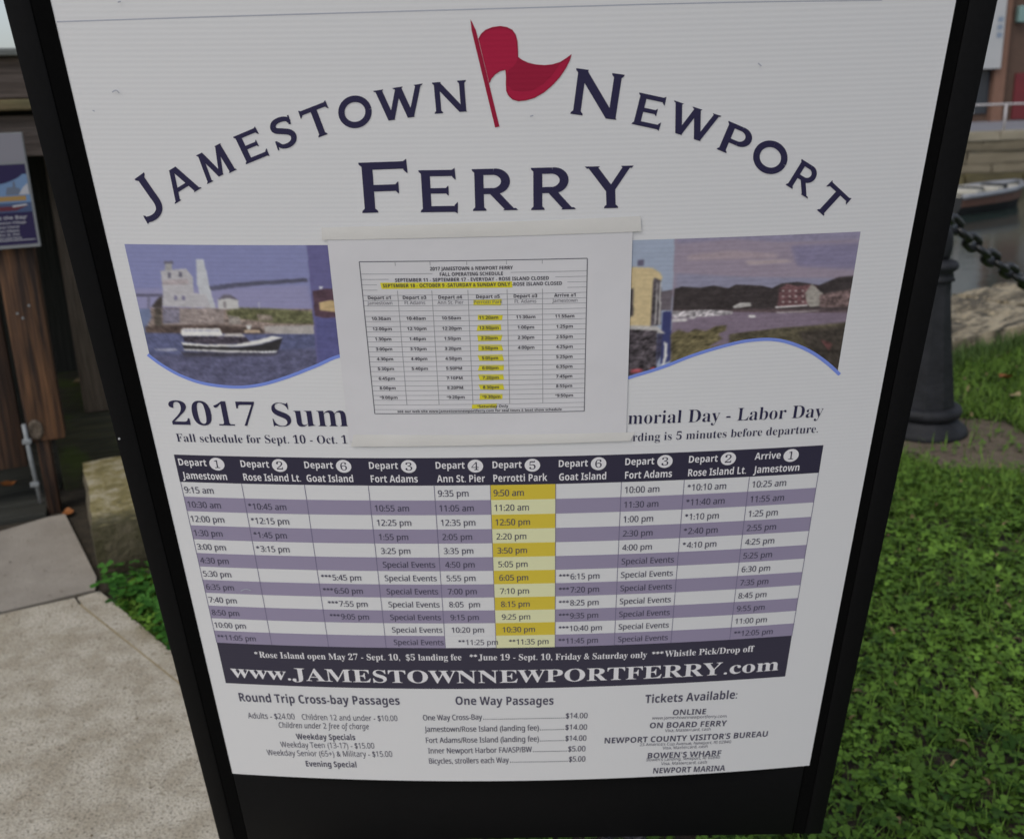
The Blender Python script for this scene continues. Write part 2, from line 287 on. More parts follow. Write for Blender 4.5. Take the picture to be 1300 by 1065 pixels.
ART = [
 ([(-0.4268,-0.3608),(-0.2190,-0.3596),(-0.2278,-0.5520),(-0.4759,-0.5790)],(103, 106, 146),0.03),
 ([(-0.4403,-0.4208),(-0.2256,-0.4139),(-0.2196,-0.4807),(-0.4546,-0.4843)],(114, 112, 146),0.03),
 ([(-0.4220,-0.4280),(-0.3832,-0.4273),(-0.3839,-0.4306),(-0.4227,-0.4313)],(78, 76, 96),0.1),
 ([(-0.4090,-0.4306),(-0.4054,-0.4305),(-0.4095,-0.4459),(-0.4122,-0.4460)],(92, 90, 112),0.1),
 ([(-0.3398,-0.4182),(-0.3056,-0.4132),(-0.2702,-0.4103),(-0.2266,-0.4074),(-0.2263,-0.4120),(-0.2710,-0.4154),(-0.3065,-0.4189),(-0.3399,-0.4239)],(72, 72, 92),0.1),
 ([(-0.3058,-0.4146),(-0.2267,-0.4088),(-0.2269,-0.4100),(-0.3060,-0.4160)],(66, 66, 82),0.1),
 ([(-0.3455,-0.3865),(-0.3371,-0.3859),(-0.3367,-0.4006),(-0.3358,-0.4257),(-0.3336,-0.4437),(-0.3479,-0.4439),(-0.3498,-0.4146)],(152, 154, 158),0.06),
 ([(-0.3814,-0.3887),(-0.3717,-0.3886),(-0.3715,-0.3922),(-0.3825,-0.3923)],(84, 82, 96),0.1),
 ([(-0.3807,-0.3919),(-0.3736,-0.3918),(-0.3744,-0.4001),(-0.3832,-0.4002)],(130, 128, 128),0.1),
 ([(-0.3876,-0.4002),(-0.3588,-0.3971),(-0.3528,-0.4072),(-0.3554,-0.4259),(-0.3415,-0.4277),(-0.3390,-0.4438),(-0.3944,-0.4427),(-0.3902,-0.4265)],(146, 143, 146),0.08),
 ([(-0.3881,-0.4114),(-0.3593,-0.4091),(-0.3588,-0.4157),(-0.3892,-0.4170)],(138, 128, 130),0.15),
 ([(-0.3800,-0.4020),(-0.3765,-0.4019),(-0.3778,-0.4084),(-0.3813,-0.4085)],(86, 84, 98),0.1),
 ([(-0.3675,-0.4009),(-0.3639,-0.4009),(-0.3652,-0.4073),(-0.3687,-0.4074)],(86, 84, 98),0.1),
 ([(-0.3783,-0.4296),(-0.3747,-0.4295),(-0.3757,-0.4348),(-0.3793,-0.4348)],(96, 92, 118),0.1),
 ([(-0.3694,-0.4295),(-0.3658,-0.4294),(-0.3668,-0.4346),(-0.3704,-0.4347)],(96, 92, 118),0.1),
 ([(-0.3968,-0.4323),(-0.3919,-0.4303),(-0.3946,-0.4437),(-0.4073,-0.4439)],(58, 52, 50),0.25),
 ([(-0.4369,-0.4465),(-0.4095,-0.4459),(-0.4072,-0.4614),(-0.4105,-0.4772),(-0.4392,-0.4779)],(88, 98, 128),0.08),
 ([(-0.4091,-0.4440),(-0.2223,-0.4439),(-0.2233,-0.4670),(-0.2617,-0.4750),(-0.3156,-0.4756),(-0.3701,-0.4764),(-0.4203,-0.4715),(-0.4097,-0.4556)],(112, 97, 90),0.45),
 ([(-0.4039,-0.4448),(-0.3953,-0.4428),(-0.3993,-0.4671),(-0.4097,-0.4733)],(66, 60, 54),0.4),
 ([(-0.3950,-0.4456),(-0.3247,-0.4436),(-0.3261,-0.4630),(-0.3982,-0.4661)],(122, 110, 106),0.3),
 ([(-0.3950,-0.4456),(-0.3751,-0.4453),(-0.3784,-0.4628),(-0.3978,-0.4642)],(98, 94, 108),0.25),
 ([(-0.3234,-0.4465),(-0.3058,-0.4425),(-0.2706,-0.4432),(-0.2244,-0.4468),(-0.2237,-0.4632),(-0.2688,-0.4624),(-0.2950,-0.4587),(-0.3214,-0.4561)],(84, 84, 56),0.4),
 ([(-0.2892,-0.4500),(-0.2718,-0.4518),(-0.2702,-0.4595),(-0.2879,-0.4587)],(112, 100, 90),0.35),
 ([(-0.3208,-0.4522),(-0.3085,-0.4540),(-0.3065,-0.4637),(-0.3227,-0.4639)],(122, 114, 108),0.35),
 ([(-0.4195,-0.4676),(-0.3679,-0.4646),(-0.2872,-0.4664),(-0.2814,-0.4752),(-0.3704,-0.4784),(-0.4216,-0.4775)],(70, 58, 54),0.4),
 ([(-0.2826,-0.4654),(-0.2238,-0.4641),(-0.2233,-0.4749),(-0.2706,-0.4751),(-0.2827,-0.4723)],(140, 134, 130),0.12),
 ([(-0.3296,-0.4332),(-0.3170,-0.4298),(-0.3067,-0.4339),(-0.3079,-0.4444),(-0.3311,-0.4447)],(156, 154, 152),0.05),
 ([(-0.3302,-0.4342),(-0.3220,-0.4274),(-0.3141,-0.4278),(-0.3059,-0.4344),(-0.3174,-0.4317)],(88, 84, 94),0.1),
 ([(-0.3238,-0.4360),(-0.3206,-0.4355),(-0.3220,-0.4436),(-0.3247,-0.4436)],(112, 106, 108),0.05),
 ([(-0.2846,-0.4366),(-0.2835,-0.4366),(-0.2840,-0.4442),(-0.2850,-0.4442)],(160, 158, 160),0.0),
 ([(-0.4434,-0.4761),(-0.2233,-0.4749),(-0.2260,-0.5519),(-0.4516,-0.5566)],(72, 76, 108),0.22),
 ([(-0.4403,-0.5041),(-0.2252,-0.4907),(-0.2284,-0.5731),(-0.4563,-0.5783)],(74, 74, 100),0.25),
 ([(-0.4144,-0.4964),(-0.3901,-0.4948),(-0.3850,-0.4972),(-0.3983,-0.4990),(-0.4139,-0.4984)],(150, 150, 162),0.2),
 ([(-0.3853,-0.4987),(-0.2691,-0.4969),(-0.2745,-0.5030),(-0.3803,-0.5067)],(58, 56, 68),0.3),
 ([(-0.3805,-0.4906),(-0.3183,-0.4925),(-0.2906,-0.4891),(-0.2637,-0.4805),(-0.2698,-0.4949),(-0.2783,-0.4975),(-0.3792,-0.4961)],(44, 42, 44),0.12),
 ([(-0.3800,-0.4954),(-0.3189,-0.4963),(-0.2782,-0.4970),(-0.2739,-0.4985),(-0.3193,-0.4990),(-0.3795,-0.4974)],(168, 166, 166),0.1),
 ([(-0.3808,-0.4871),(-0.3524,-0.4895),(-0.3176,-0.4885),(-0.2896,-0.4822),(-0.2745,-0.4776),(-0.2632,-0.4795),(-0.2905,-0.4881),(-0.3182,-0.4919),(-0.3528,-0.4920),(-0.3800,-0.4905)],(178, 176, 172),0.06),
 ([(-0.3780,-0.4795),(-0.3324,-0.4788),(-0.3054,-0.4794),(-0.3009,-0.4853),(-0.3213,-0.4885),(-0.3523,-0.4890),(-0.3774,-0.4865)],(62, 56, 66),0.5),
 ([(-0.3782,-0.4711),(-0.3751,-0.4694),(-0.3334,-0.4689),(-0.3323,-0.4733),(-0.3305,-0.4783),(-0.3779,-0.4790),(-0.3797,-0.4766)],(182, 180, 176),0.04),
 ([(-0.3760,-0.4716),(-0.3346,-0.4709),(-0.3349,-0.4723),(-0.3763,-0.4730)],(134, 132, 150),0.05),
 ([(-0.3300,-0.4758),(-0.3100,-0.4745),(-0.3053,-0.4789),(-0.3306,-0.4792)],(166, 160, 158),0.15),
 ([(-0.3058,-0.4705),(-0.2886,-0.4699),(-0.2874,-0.4733),(-0.3054,-0.4740)],(156, 134, 110),0.1),
 ([(-0.3031,-0.4646),(-0.2958,-0.4636),(-0.2984,-0.4695),(-0.3020,-0.4695)],(166, 164, 160),0.1),
 ([(-0.2918,-0.4972),(-0.2717,-0.4959),(-0.2739,-0.4985),(-0.2921,-0.4992)],(186, 186, 188),0.1),
 ([(-0.2220,-0.3596),(-0.1787,-0.3598),(-0.1872,-0.5310),(-0.2290,-0.5312)],(80, 77, 120),0.05),
 ([(-0.2229,-0.4232),(-0.2091,-0.4199),(-0.1935,-0.4204),(-0.1953,-0.4535),(-0.2131,-0.4554),(-0.2233,-0.4525)],(72, 52, 62),0.2),
 ([(-0.2170,-0.4363),(-0.2036,-0.4335),(-0.1935,-0.4363),(-0.1948,-0.4487),(-0.2173,-0.4458)],(158, 134, 92),0.12),
 ([(-0.2148,-0.4171),(-0.2105,-0.4171),(-0.2117,-0.4204),(-0.2143,-0.4204)],(170, 170, 176),0.0),
 ([(-0.2231,-0.4545),(-0.1886,-0.4564),(-0.1872,-0.5310),(-0.2277,-0.5312)],(70, 70, 116),0.1),
 ([(0.1082,-0.3560),(0.1682,-0.3578),(0.1742,-0.5382),(0.1145,-0.5359)],(124, 134, 152),0.03),
 ([(0.1555,-0.4296),(0.1696,-0.4282),(0.1699,-0.4528),(0.1585,-0.4524)],(86, 78, 84),0.15),
 ([(0.1604,-0.4543),(0.1703,-0.4537),(0.1728,-0.5157),(0.1614,-0.5193)],(46, 50, 92),0.08),
 ([(0.1302,-0.3921),(0.1369,-0.3923),(0.1373,-0.3991),(0.1300,-0.3989)],(76, 72, 90),0.15),
 ([(0.1208,-0.4018),(0.1258,-0.4001),(0.1463,-0.4017),(0.1551,-0.4074),(0.1580,-0.4130),(0.1560,-0.4240),(0.1513,-0.4313),(0.1500,-0.4723),(0.1236,-0.4713)],(168, 148, 106),0.08),
 ([(0.1486,-0.4127),(0.1574,-0.4176),(0.1595,-0.4697),(0.1482,-0.4712),(0.1477,-0.4293)],(66, 60, 64),0.5),
 ([(0.1519,-0.4183),(0.1532,-0.4184),(0.1542,-0.4695),(0.1524,-0.4694)],(158, 154, 150),0.1),
 ([(0.1553,-0.4185),(0.1570,-0.4185),(0.1586,-0.4697),(0.1568,-0.4696)],(158, 154, 150),0.1),
 ([(0.1209,-0.4247),(0.1278,-0.4250),(0.1283,-0.4590),(0.1222,-0.4588)],(58, 54, 58),0.3),
 ([(0.1235,-0.4694),(0.1552,-0.4715),(0.1617,-0.4775),(0.1654,-0.4816),(0.1574,-0.4803),(0.1237,-0.4743)],(150, 146, 142),0.15),
 ([(0.1228,-0.4742),(0.1555,-0.4773),(0.1572,-0.5252),(0.1252,-0.5342)],(62, 56, 60),0.75),
 ([(0.1556,-0.4793),(0.1628,-0.4815),(0.1625,-0.5072),(0.1562,-0.5231)],(52, 50, 70),0.3),
 ([(0.1642,-0.4904),(0.1679,-0.4935),(0.1689,-0.5095),(0.1660,-0.5215),(0.1633,-0.5214),(0.1652,-0.5073)],(172, 170, 168),0.05),
 ([(0.1275,-0.5251),(0.1383,-0.5240),(0.1428,-0.5257),(0.1412,-0.5297),(0.1278,-0.5307)],(150, 62, 68),0.35),
 ([(0.1508,-0.5239),(0.1553,-0.5226),(0.1555,-0.5272),(0.1510,-0.5275)],(144, 62, 68),0.2),
 ([(0.1682,-0.3578),(0.3732,-0.3574),(0.3815,-0.5702),(0.1733,-0.5381)],(122, 110, 124),0.05),
 ([(0.1681,-0.3561),(0.3732,-0.3574),(0.3752,-0.3806),(0.2822,-0.3789),(0.2307,-0.3733),(0.1694,-0.3773)],(112, 106, 128),0.1),
 ([(0.1810,-0.3866),(0.2316,-0.3831),(0.2835,-0.3897),(0.2843,-0.3970),(0.2328,-0.3966),(0.1817,-0.3965)],(136, 120, 126),0.08),
 ([(0.2413,-0.3961),(0.2929,-0.3965),(0.3039,-0.4024),(0.2507,-0.4037)],(146, 130, 130),0.06),
 ([(0.2909,-0.3802),(0.3733,-0.3796),(0.3757,-0.4161),(0.3029,-0.4079)],(104, 98, 124),0.08),
 ([(0.1705,-0.4070),(0.2431,-0.4144),(0.3732,-0.4225),(0.3717,-0.4355),(0.1722,-0.4339)],(112, 110, 130),0.06),
 ([(0.1713,-0.4274),(0.1802,-0.4249),(0.2010,-0.4271),(0.2138,-0.4248),(0.2315,-0.4288),(0.2389,-0.4249),(0.2546,-0.4260),(0.2687,-0.4276),(0.2796,-0.4309),(0.2894,-0.4257),(0.3068,-0.4247),(0.3320,-0.4297),(0.3519,-0.4214),(0.3711,-0.4205),(0.3732,-0.4623),(0.1718,-0.4557)],(52, 46, 46),0.22),
 ([(0.1715,-0.4509),(0.2118,-0.4535),(0.2645,-0.4538),(0.3728,-0.4594),(0.3732,-0.4681),(0.1721,-0.4605)],(78, 64, 66),0.3),
 ([(0.2875,-0.4313),(0.2956,-0.4260),(0.3074,-0.4294),(0.3195,-0.4281),(0.3295,-0.4305),(0.3363,-0.4545),(0.2876,-0.4549)],(92, 62, 64),0.4),
 ([(0.2912,-0.4333),(0.2937,-0.4334),(0.2938,-0.4359),(0.2915,-0.4358)],(150, 138, 134),0.1),
 ([(0.2920,-0.4399),(0.2945,-0.4401),(0.2946,-0.4425),(0.2923,-0.4424)],(150, 138, 134),0.1),
 ([(0.2928,-0.4466),(0.2953,-0.4467),(0.2954,-0.4492),(0.2931,-0.4491)],(150, 138, 134),0.1),
 ([(0.2982,-0.4336),(0.3007,-0.4338),(0.3008,-0.4362),(0.2985,-0.4361)],(150, 138, 134),0.1),
 ([(0.2991,-0.4403),(0.3015,-0.4404),(0.3017,-0.4429),(0.2994,-0.4427)],(150, 138, 134),0.1),
 ([(0.2999,-0.4469),(0.3024,-0.4471),(0.3025,-0.4495),(0.3002,-0.4494)],(150, 138, 134),0.1),
 ([(0.3053,-0.4340),(0.3078,-0.4341),(0.3079,-0.4366),(0.3056,-0.4364)],(150, 138, 134),0.1),
 ([(0.3061,-0.4406),(0.3086,-0.4407),(0.3088,-0.4432),(0.3064,-0.4431)],(150, 138, 134),0.1),
 ([(0.3070,-0.4473),(0.3095,-0.4474),(0.3096,-0.4499),(0.3073,-0.4498)],(150, 138, 134),0.1),
 ([(0.3133,-0.4344),(0.3157,-0.4345),(0.3159,-0.4369),(0.3136,-0.4368)],(150, 138, 134),0.1),
 ([(0.3141,-0.4410),(0.3166,-0.4411),(0.3167,-0.4436),(0.3144,-0.4435)],(150, 138, 134),0.1),
 ([(0.3150,-0.4477),(0.3175,-0.4478),(0.3176,-0.4503),(0.3153,-0.4502)],(150, 138, 134),0.1),
 ([(0.3212,-0.4348),(0.3237,-0.4349),(0.3239,-0.4373),(0.3216,-0.4372)],(150, 138, 134),0.1),
 ([(0.3221,-0.4414),(0.3246,-0.4415),(0.3248,-0.4440),(0.3224,-0.4439)],(150, 138, 134),0.1),
 ([(0.3230,-0.4481),(0.3255,-0.4482),(0.3257,-0.4507),(0.3233,-0.4506)],(150, 138, 134),0.1),
 ([(0.3173,-0.4383),(0.3238,-0.4274),(0.3339,-0.4373),(0.3377,-0.4394),(0.3390,-0.4547),(0.3249,-0.4558),(0.3206,-0.4499)],(124, 118, 110),0.2),
 ([(0.3336,-0.4411),(0.3699,-0.4354),(0.3717,-0.4584),(0.3358,-0.4574)],(92, 74, 72),0.6),
 ([(0.2856,-0.4529),(0.3218,-0.4523),(0.3220,-0.4543),(0.2859,-0.4553)],(164, 158, 156),0.1),
 ([(0.2379,-0.4507),(0.2462,-0.4464),(0.2576,-0.4469),(0.2590,-0.4517),(0.2398,-0.4532)],(140, 136, 132),0.15),
 ([(0.1717,-0.4538),(0.3728,-0.4652),(0.3720,-0.5076),(0.1717,-0.4976)],(104, 90, 104),0.1),
 ([(0.1717,-0.4538),(0.2118,-0.4535),(0.2384,-0.4565),(0.2388,-0.4603),(0.2125,-0.4621),(0.1722,-0.4624)],(138, 132, 134),0.7),
 ([(0.1714,-0.4634),(0.1880,-0.4630),(0.1892,-0.4669),(0.1716,-0.4672)],(166, 160, 160),0.2),
 ([(0.1905,-0.4612),(0.1984,-0.4615),(0.1969,-0.4644),(0.1898,-0.4641)],(160, 154, 156),0.2),
 ([(0.2566,-0.4621),(0.2637,-0.4624),(0.2657,-0.4654),(0.2578,-0.4655)],(176, 172, 170),0.1),
 ([(0.2872,-0.4597),(0.3361,-0.4598),(0.3364,-0.4617),(0.2875,-0.4616)],(160, 152, 150),0.3),
 ([(0.2676,-0.4830),(0.3123,-0.4823),(0.3681,-0.4815),(0.3662,-0.4932),(0.3042,-0.4898),(0.2410,-0.4847)],(62, 54, 54),0.2),
 ([(0.2366,-0.4845),(0.2940,-0.4794),(0.3386,-0.4779),(0.3726,-0.4759),(0.3780,-0.5594),(0.3389,-0.5465),(0.2385,-0.5054)],(72, 66, 50),0.35),
 ([(0.3125,-0.4843),(0.3702,-0.4777),(0.3726,-0.5486),(0.3347,-0.5155)],(56, 50, 44),0.35),
 ([(0.3411,-0.4958),(0.3585,-0.5028),(0.3544,-0.5126)],(92, 56, 54),0.3),
 ([(0.1708,-0.4818),(0.1801,-0.4763),(0.1910,-0.4806),(0.1977,-0.4760),(0.2104,-0.4795),(0.2206,-0.4741),(0.2337,-0.4727),(0.2335,-0.4805),(0.2249,-0.4840),(0.2308,-0.4902),(0.2155,-0.4994),(0.2421,-0.4966),(0.1992,-0.5208),(0.1736,-0.5279)],(86, 78, 52),0.45),
]
MARKS = [[(-0.3984, -0.209), (-0.3939, -0.2071), (-0.3912, -0.2098)], [(0.0165, -0.2368), (0.0197, -0.236)], [(-0.3739, -0.1253), (-0.3707, -0.1246)], [(-0.3697, -0.8516), (-0.3627, -0.8479), (-0.3557, -0.8503)], [(-0.4229, -0.2269), (-0.4207, -0.2277)], [(0.2385, -0.1913), (0.2419, -0.1943)]]

# ------------------------------------------------------------------ print materials
def flat(name, rgb, rough=0.42, fl=True):
    m = bpy.data.materials.new(name); m.use_nodes = True; p = m.node_tree.nodes['Principled BSDF']
    p.inputs['Base Color'].default_value = tuple(rgb) + (1,); p.inputs['Roughness'].default_value = rough; p.inputs['Specular IOR Level'].default_value = 0.16 if name != 'poster_white' else 0.5
    if fl: flute(m.node_tree, p)
    MATS[name] = m
    return m
flat('poster_white', (0.80, 0.80, 0.805), 0.38)
flat('navy', ink((35, 33, 54)), 0.42); flat('ink', ink((52, 50, 62), 150), 0.45)
flat('white', ink((168, 166, 170)), 0.42)
flat('table_navy', ink((39, 37, 50)), 0.42); flat('purple', ink((103, 97, 114), 152), 0.42)
flat('band_navy', ink((40, 38, 48), 150), 0.42)
flat('yellow', ink((148, 132, 44), 152), 0.42); flat('pale_yellow', ink((155, 155, 124), 152), 0.42)
flat('red', ink((126, 24, 48)), 0.42); flat('dark_red', ink((113, 22, 43)), 0.42)
flat('wave_blue', ink((92, 108, 166)), 0.42); flat('grid_line', ink((78, 74, 92), 152), 0.45); flat('seam_grey', ink((128, 130, 138)), 0.5)
vcol_mat('photo_print', 0.45, bump_flute=True); MATS['photo_print'].node_tree.nodes['Principled BSDF'].inputs['Specular IOR Level'].default_value = 0.10
PAPERC = (0.79, 0.78, 0.80)
def paper_mat(name, rgb, rough, crumple=0.25, sc=14):
    m = mat(name, rgb, rough, tuple(x * 0.94 for x in rgb), scale=6, bump=0); t = m.node_tree; p = t.nodes['Principled BSDF']
    tc = nd(t, 'ShaderNodeTexCoord'); n = nd(t, 'ShaderNodeTexNoise'); n.inputs['Scale'].default_value = sc; n.inputs['Detail'].default_value = 4
    b = nd(t, 'ShaderNodeBump'); b.inputs['Strength'].default_value = crumple; b.inputs['Distance'].default_value = 0.006
    t.links.new(tc.outputs['Object'], n.inputs['Vector']); t.links.new(n.outputs['Fac'], b.inputs['Height']); t.links.new(b.outputs[0], p.inputs['Normal'])
    return m
paper_mat('paper', PAPERC, 0.30, 0.35, 9)
paper_mat('tape', (0.80, 0.785, 0.75), 0.25, 0.12, 30)
flat('paper_ink', ink((48, 46, 54), 165), 0.4, False); flat('paper_grey_ink', ink((80, 78, 86), 165), 0.4, False)
flat('paper_line', ink((112, 112, 116), 165), 0.4, False); flat('paper_box', ink((74, 74, 80), 165), 0.4, False)
flat('highlighter', ink((166, 158, 40), 165), 0.4, False)
mat('black_frame', (0.0075, 0.0075, 0.0078), 0.5, (0.0085, 0.0085, 0.009), scale=200, bump=0.04, bscale=600, spec=0.06); mat('black_lip', (0.0035, 0.0035, 0.0036), 0.55, (0.0042, 0.0042, 0.0043), scale=200, spec=0.03)
flat('acrylic_white', (.5, .5, .5), .4, False); mat('dark_steel', (0.03, 0.03, 0.032), 0.5, (0.05, 0.05, 0.05), scale=30)

# ------------------------------------------------------------------ lettering
def styled(s, st):
    base = {'b': (0x1D5D4, 0x1D5EE, 0x1D7EC), 's': (0x1D5A0, 0x1D5BA, 0x1D7E2), 'm': (0x1D5A0, 0x1D5BA, 0x1D7E2), 'i': (0x1D608, 0x1D622, 0x1D7E2), 'R': (0x1D400, 0x1D41A, 0x1D7CE), 'r': (0x1D400, 0x1D41A, 0x1D7CE)}.get(st)
    if not base: return s
    o = ''
    for ch in s:
        if 'A' <= ch <= 'Z': o += chr(base[0] + ord(ch) - 65)
        elif 'a' <= ch <= 'z': o += chr(base[1] + ord(ch) - 97)
        elif '0' <= ch <= '9': o += chr(base[2] + ord(ch) - 48)
        else: o += ch
    return o
OFFS = {'r': -0.0085}
WANT = set(); GLY = {}
def want(s, st): WANT.add((s.lstrip('*') if st in 'mR' else s, st))
def make_glyphs():
    """turn every wanted string into flat outlines in one go; y=0 is the baseline, the cap height is 1"""
    objs = []
    for key in sorted(WANT | {('H', k) for _, k in WANT}):
        c = bpy.data.curves.new('lettering', 'FONT'); c.body = styled(*key); c.resolution_u = 3 if len(key[0]) > 3 or key[0] == 'H' else 5; c.offset = OFFS.get(key[1], 0.0)
        o = bpy.data.objects.new('lettering', c); COL.objects.link(o); objs.append((key, o))
    bpy.context.view_layer.update(); dg = bpy.context.evaluated_depsgraph_get(); raw = {}
    for key, o in objs:
        me = o.evaluated_get(dg).to_mesh(); V = np.zeros(len(me.vertices) * 3); me.vertices.foreach_get('co', V); V = V.reshape(-1, 3)[:, :2].copy()
        raw[key] = (V, [tuple(p.vertices) for p in me.polygons]); o.evaluated_get(dg).to_mesh_clear()
    for key, o in objs:
        c = o.data; bpy.data.objects.remove(o); bpy.data.curves.remove(c)
    for key, (V, F) in raw.items():
        H = raw[('H', key[1])][0]; h = H[:, 1].max() if len(H) else 0.7
        V = V / h; V[:, 0] -= V[:, 0].min(); GLY[key] = (V, F, V[:, 0].max())
def put(m, s, st, a, b, h, off, place=on):
    """write s on the poster from a to b (baseline ends), cap height h"""
    a = Vector(a); b = Vector(b); k = len(s) - len(s.lstrip('*'))
    if k and (s[k:], st) in GLY:            # raised asterisks in front of the word
        ex = (b - a).normalized(); ey = Vector((-ex.y, ex.x)); w1 = h * 0.50
        for i in range(k):
            c = a + ex * (w1 * (i + .5)) + ey * h * .74
            for j in range(3):
                t = rad(90 + 60 * j); p = ex * math.cos(t) + ey * math.sin(t); q = Vector((-p.y, p.x)); r = h * .23; e = h * .05
                m.add([place(*(c + p * r * sx + q * e * sy), off + j * 1e-5) for sx, sy in ((-1, -1), (1, -1), (1, 1), (-1, 1))], [(0, 1, 2, 3)])
        a = a + ex * (w1 * k + .12 * h); s = s[k:]
    V, F, W = GLY[(s, st)]
    d = (b - a) / W; n = Vector((-(b - a).y, (b - a).x)).normalized() * h
    m.add([place(*(a + d * x + n * y), off) for x, y in V], F)
    if st == 'm':                           # the printed face is a little heavier
        e = (b - a).normalized() * 0.00028; m.add([place(*(a + d * x + n * y + e), off + 2e-5) for x, y in V], F)

# ------------------------------------------------------------------ the ferry notice board
BOARD_AT = Vector((0, 0, EYE)) + S2W @ Vector((0, SC, SC * VB))
board = empty('notice_board'); board.matrix_world = Matrix.Translation(BOARD_AT) @ S2W.to_4x4()
tag(board, 'black framed white ferry timetable board leaning forward in the middle of the picture', 'notice board')
ZT, ZB = (-0.04 - VB) * SC, (-1.372 - VB) * SC        # top and bottom of the frame
YF = -0.0135                                          # front face of the frame
def rail(x0, x1, z0, z1, name):
    m = MB(); m.box(x0, x1, YF, 0.03, z0, z1, b=0.0035)
    return m.build(name, MATS['black_frame'], board, auto=40)
XL0, XL1, XR0, XR1 = -0.4854 * SC, -0.4405 * SC, 0.4196 * SC, 0.4660 * SC
XLM, XRM = XL1 - 0.016, XR0 + 0.016
for o, xa, xb in ((rail(XL0, XLM, ZB, ZT, 'side_rail'), XLM + .0002, XL1), (rail(XRM, XR1, ZB, ZT, 'side_rail'), XRM - .0002, XR0)):
    m = MB(); p4 = [(xa, YF + .0006), (xb, YF + .0026), (xb, .028), (xa, .028)]                  # the sloping lip that holds the panel
    m.add([(x, y, z) for z in (ZB + .001, ZT - .001) for x, y in p4], [(0, 1, 5, 4), (1, 2, 6, 5), (2, 3, 7, 6), (3, 0, 4, 7), (3, 2, 1, 0), (4, 5, 6, 7)]); m.build('lip', MATS['black_lip'], o)
rail(XL1 + .0005, XR0 - .0005, ZT - 0.045, ZT, 'top_rail'); rail(XL1 + .0005, XR0 - .0005, ZB, (-1.214 - VB) * SC, 'bottom_rail')
m = MB(); m.lathe([(0.0014, 0), (0.0012, 0.0008)], 8, (0, 0, 0)); o = m.build('screw', MATS['acrylic_white'], board); o.location = (-0.480 * SC, YF, (-0.6153 - VB) * SC); o.rotation_euler = (rad(90), 0, 0)
for x in (-0.16, 0.14):                               # springs down to the weighted base
    m = MB(); m.tube([(x + 0.03 * math.cos(t * 0.7), 0.01 + 0.03 * math.sin(t * 0.7), 0.055 + (ZB - 0.055) * t / 90) for t in range(91)], 0.006, 6)
    m.build('spring', MATS['dark_steel'], board, smooth=True)
TI = S2W.inverted().to_4x4()
m = MB(); m.box(-0.42, 0.40, -0.24, 0.26, 0.0, 0.05, M=TI, b=0.012); m.build('base', MATS['black_frame'], board, auto=40)

def sheet(u0, u1, v0, v1, off, nu=24, nv=2, back=False):
    vs = []; fs = []
    for j in range(nv + 1):
        for i in range(nu + 1): vs.append(on(u0 + (u1 - u0) * i / nu, v0 + (v1 - v0) * j / nv, off))
    for j in range(nv):
        for i in range(nu):
            k = j * (nu + 1) + i; fs.append((k, k + 1, k + nu + 2, k + nu + 1))
    return vs, fs
m = MB(); m.add(*sheet(-0.455, 0.437, -1.2136, -0.0905, 0, 40, 40)); vs, fs = sheet(-0.455, 0.437, -1.2136, -0.0905, -0.011, 40, 4); m.add(vs, [f[::-1] for f in fs])
poster = m.build('poster', MATS['poster_white'], board, smooth=True)
def poly_on(m, pts, off): m.add([on(u, v, off) for u, v in pts], [list(range(len(pts)))])
def line_on(m, pts, w, off):
    vs = []; fs = []
    P = [Vector(p) for p in pts]
    for i, p in enumerate(P):
        d = (P[min(i + 1, len(P) - 1)] - P[max(i - 1, 0)]).normalized(); n = Vector((-d.y, d.x)) * w / 2
        vs += [on(*(p - n), off), on(*(p + n), off)]
    for i in range(len(P) - 1): fs.append((2 * i, 2 * i + 2, 2 * i + 3, 2 * i + 1))
    m.add(vs, fs)
def smoothline(pts, k=6):
    o = []
    for i in range(len(pts) - 1):
        p0, p1, p2, p3 = [Vector(pts[min(max(i + d, 0), len(pts) - 1)]) for d in (-1, 0, 1, 2)]
        for j in range(k):
            t = j / k; o.append(0.5 * ((2 * p1) + (p2 - p0) * t + (2 * p0 - 5 * p1 + 4 * p2 - p3) * t * t + (3 * p1 - p0 - 3 * p2 + p3) * t ** 3))
    o.append(Vector(pts[-1])); return o
m = MB(); line_on(m, smoothline(SEAM, 4), 0.0011, 0.0004); m.build('sheet_edge', MATS['seam_grey'], poster)

for pts in MARKS:                                     # scuffs and specks on the panel
    m = MB(); line_on(m, smoothline(pts, 4), 0.0012, 0.0040); m.build('scuff', MATS['seam_grey'], poster)

# --- title: engraved-style capitals with small spurs, drawn stroke by stroke
def band(pts, wd):
    P = [Vector(p) for p in pts]; a = []; b = []
    for i, p in enumerate(P):
        d = (P[min(i + 1, len(P) - 1)] - P[max(i - 1, 0)]).normalized(); n = Vector((-d.y, d.x)) * (wd[i] if isinstance(wd, list) else wd) / 2
        a.append(p + n); b.append(p - n)
    return [[a[i], a[i + 1], b[i + 1], b[i]] for i in range(len(P) - 1)]
def arc(cx, cy, rx, ry, a0, a1, n=14): return [(cx + rx * math.cos(rad(a0 + (a1 - a0) * i / n)), cy + ry * math.sin(rad(a0 + (a1 - a0) * i / n))) for i in range(n + 1)]
SP = 0.055
def stem(x, w, y0=0.0, y1=1.0, bot=True, top=True):
    l, r = x - w / 2, x + w / 2; p = []
    p += [(l - SP, y0), (r + SP, y0), (r + SP * .85, y0 + .04), (r, y0 + .085)] if bot else [(l, y0), (r, y0)]
    p += [(r, y1 - .085), (r + SP * .85, y1 - .04), (r + SP, y1), (l - SP, y1), (l - SP * .85, y1 - .04), (l, y1 - .085)] if top else [(r, y1), (l, y1)]
    p += [(l, y0 + .085), (l - SP * .85, y0 + .04)] if bot else []
    return p
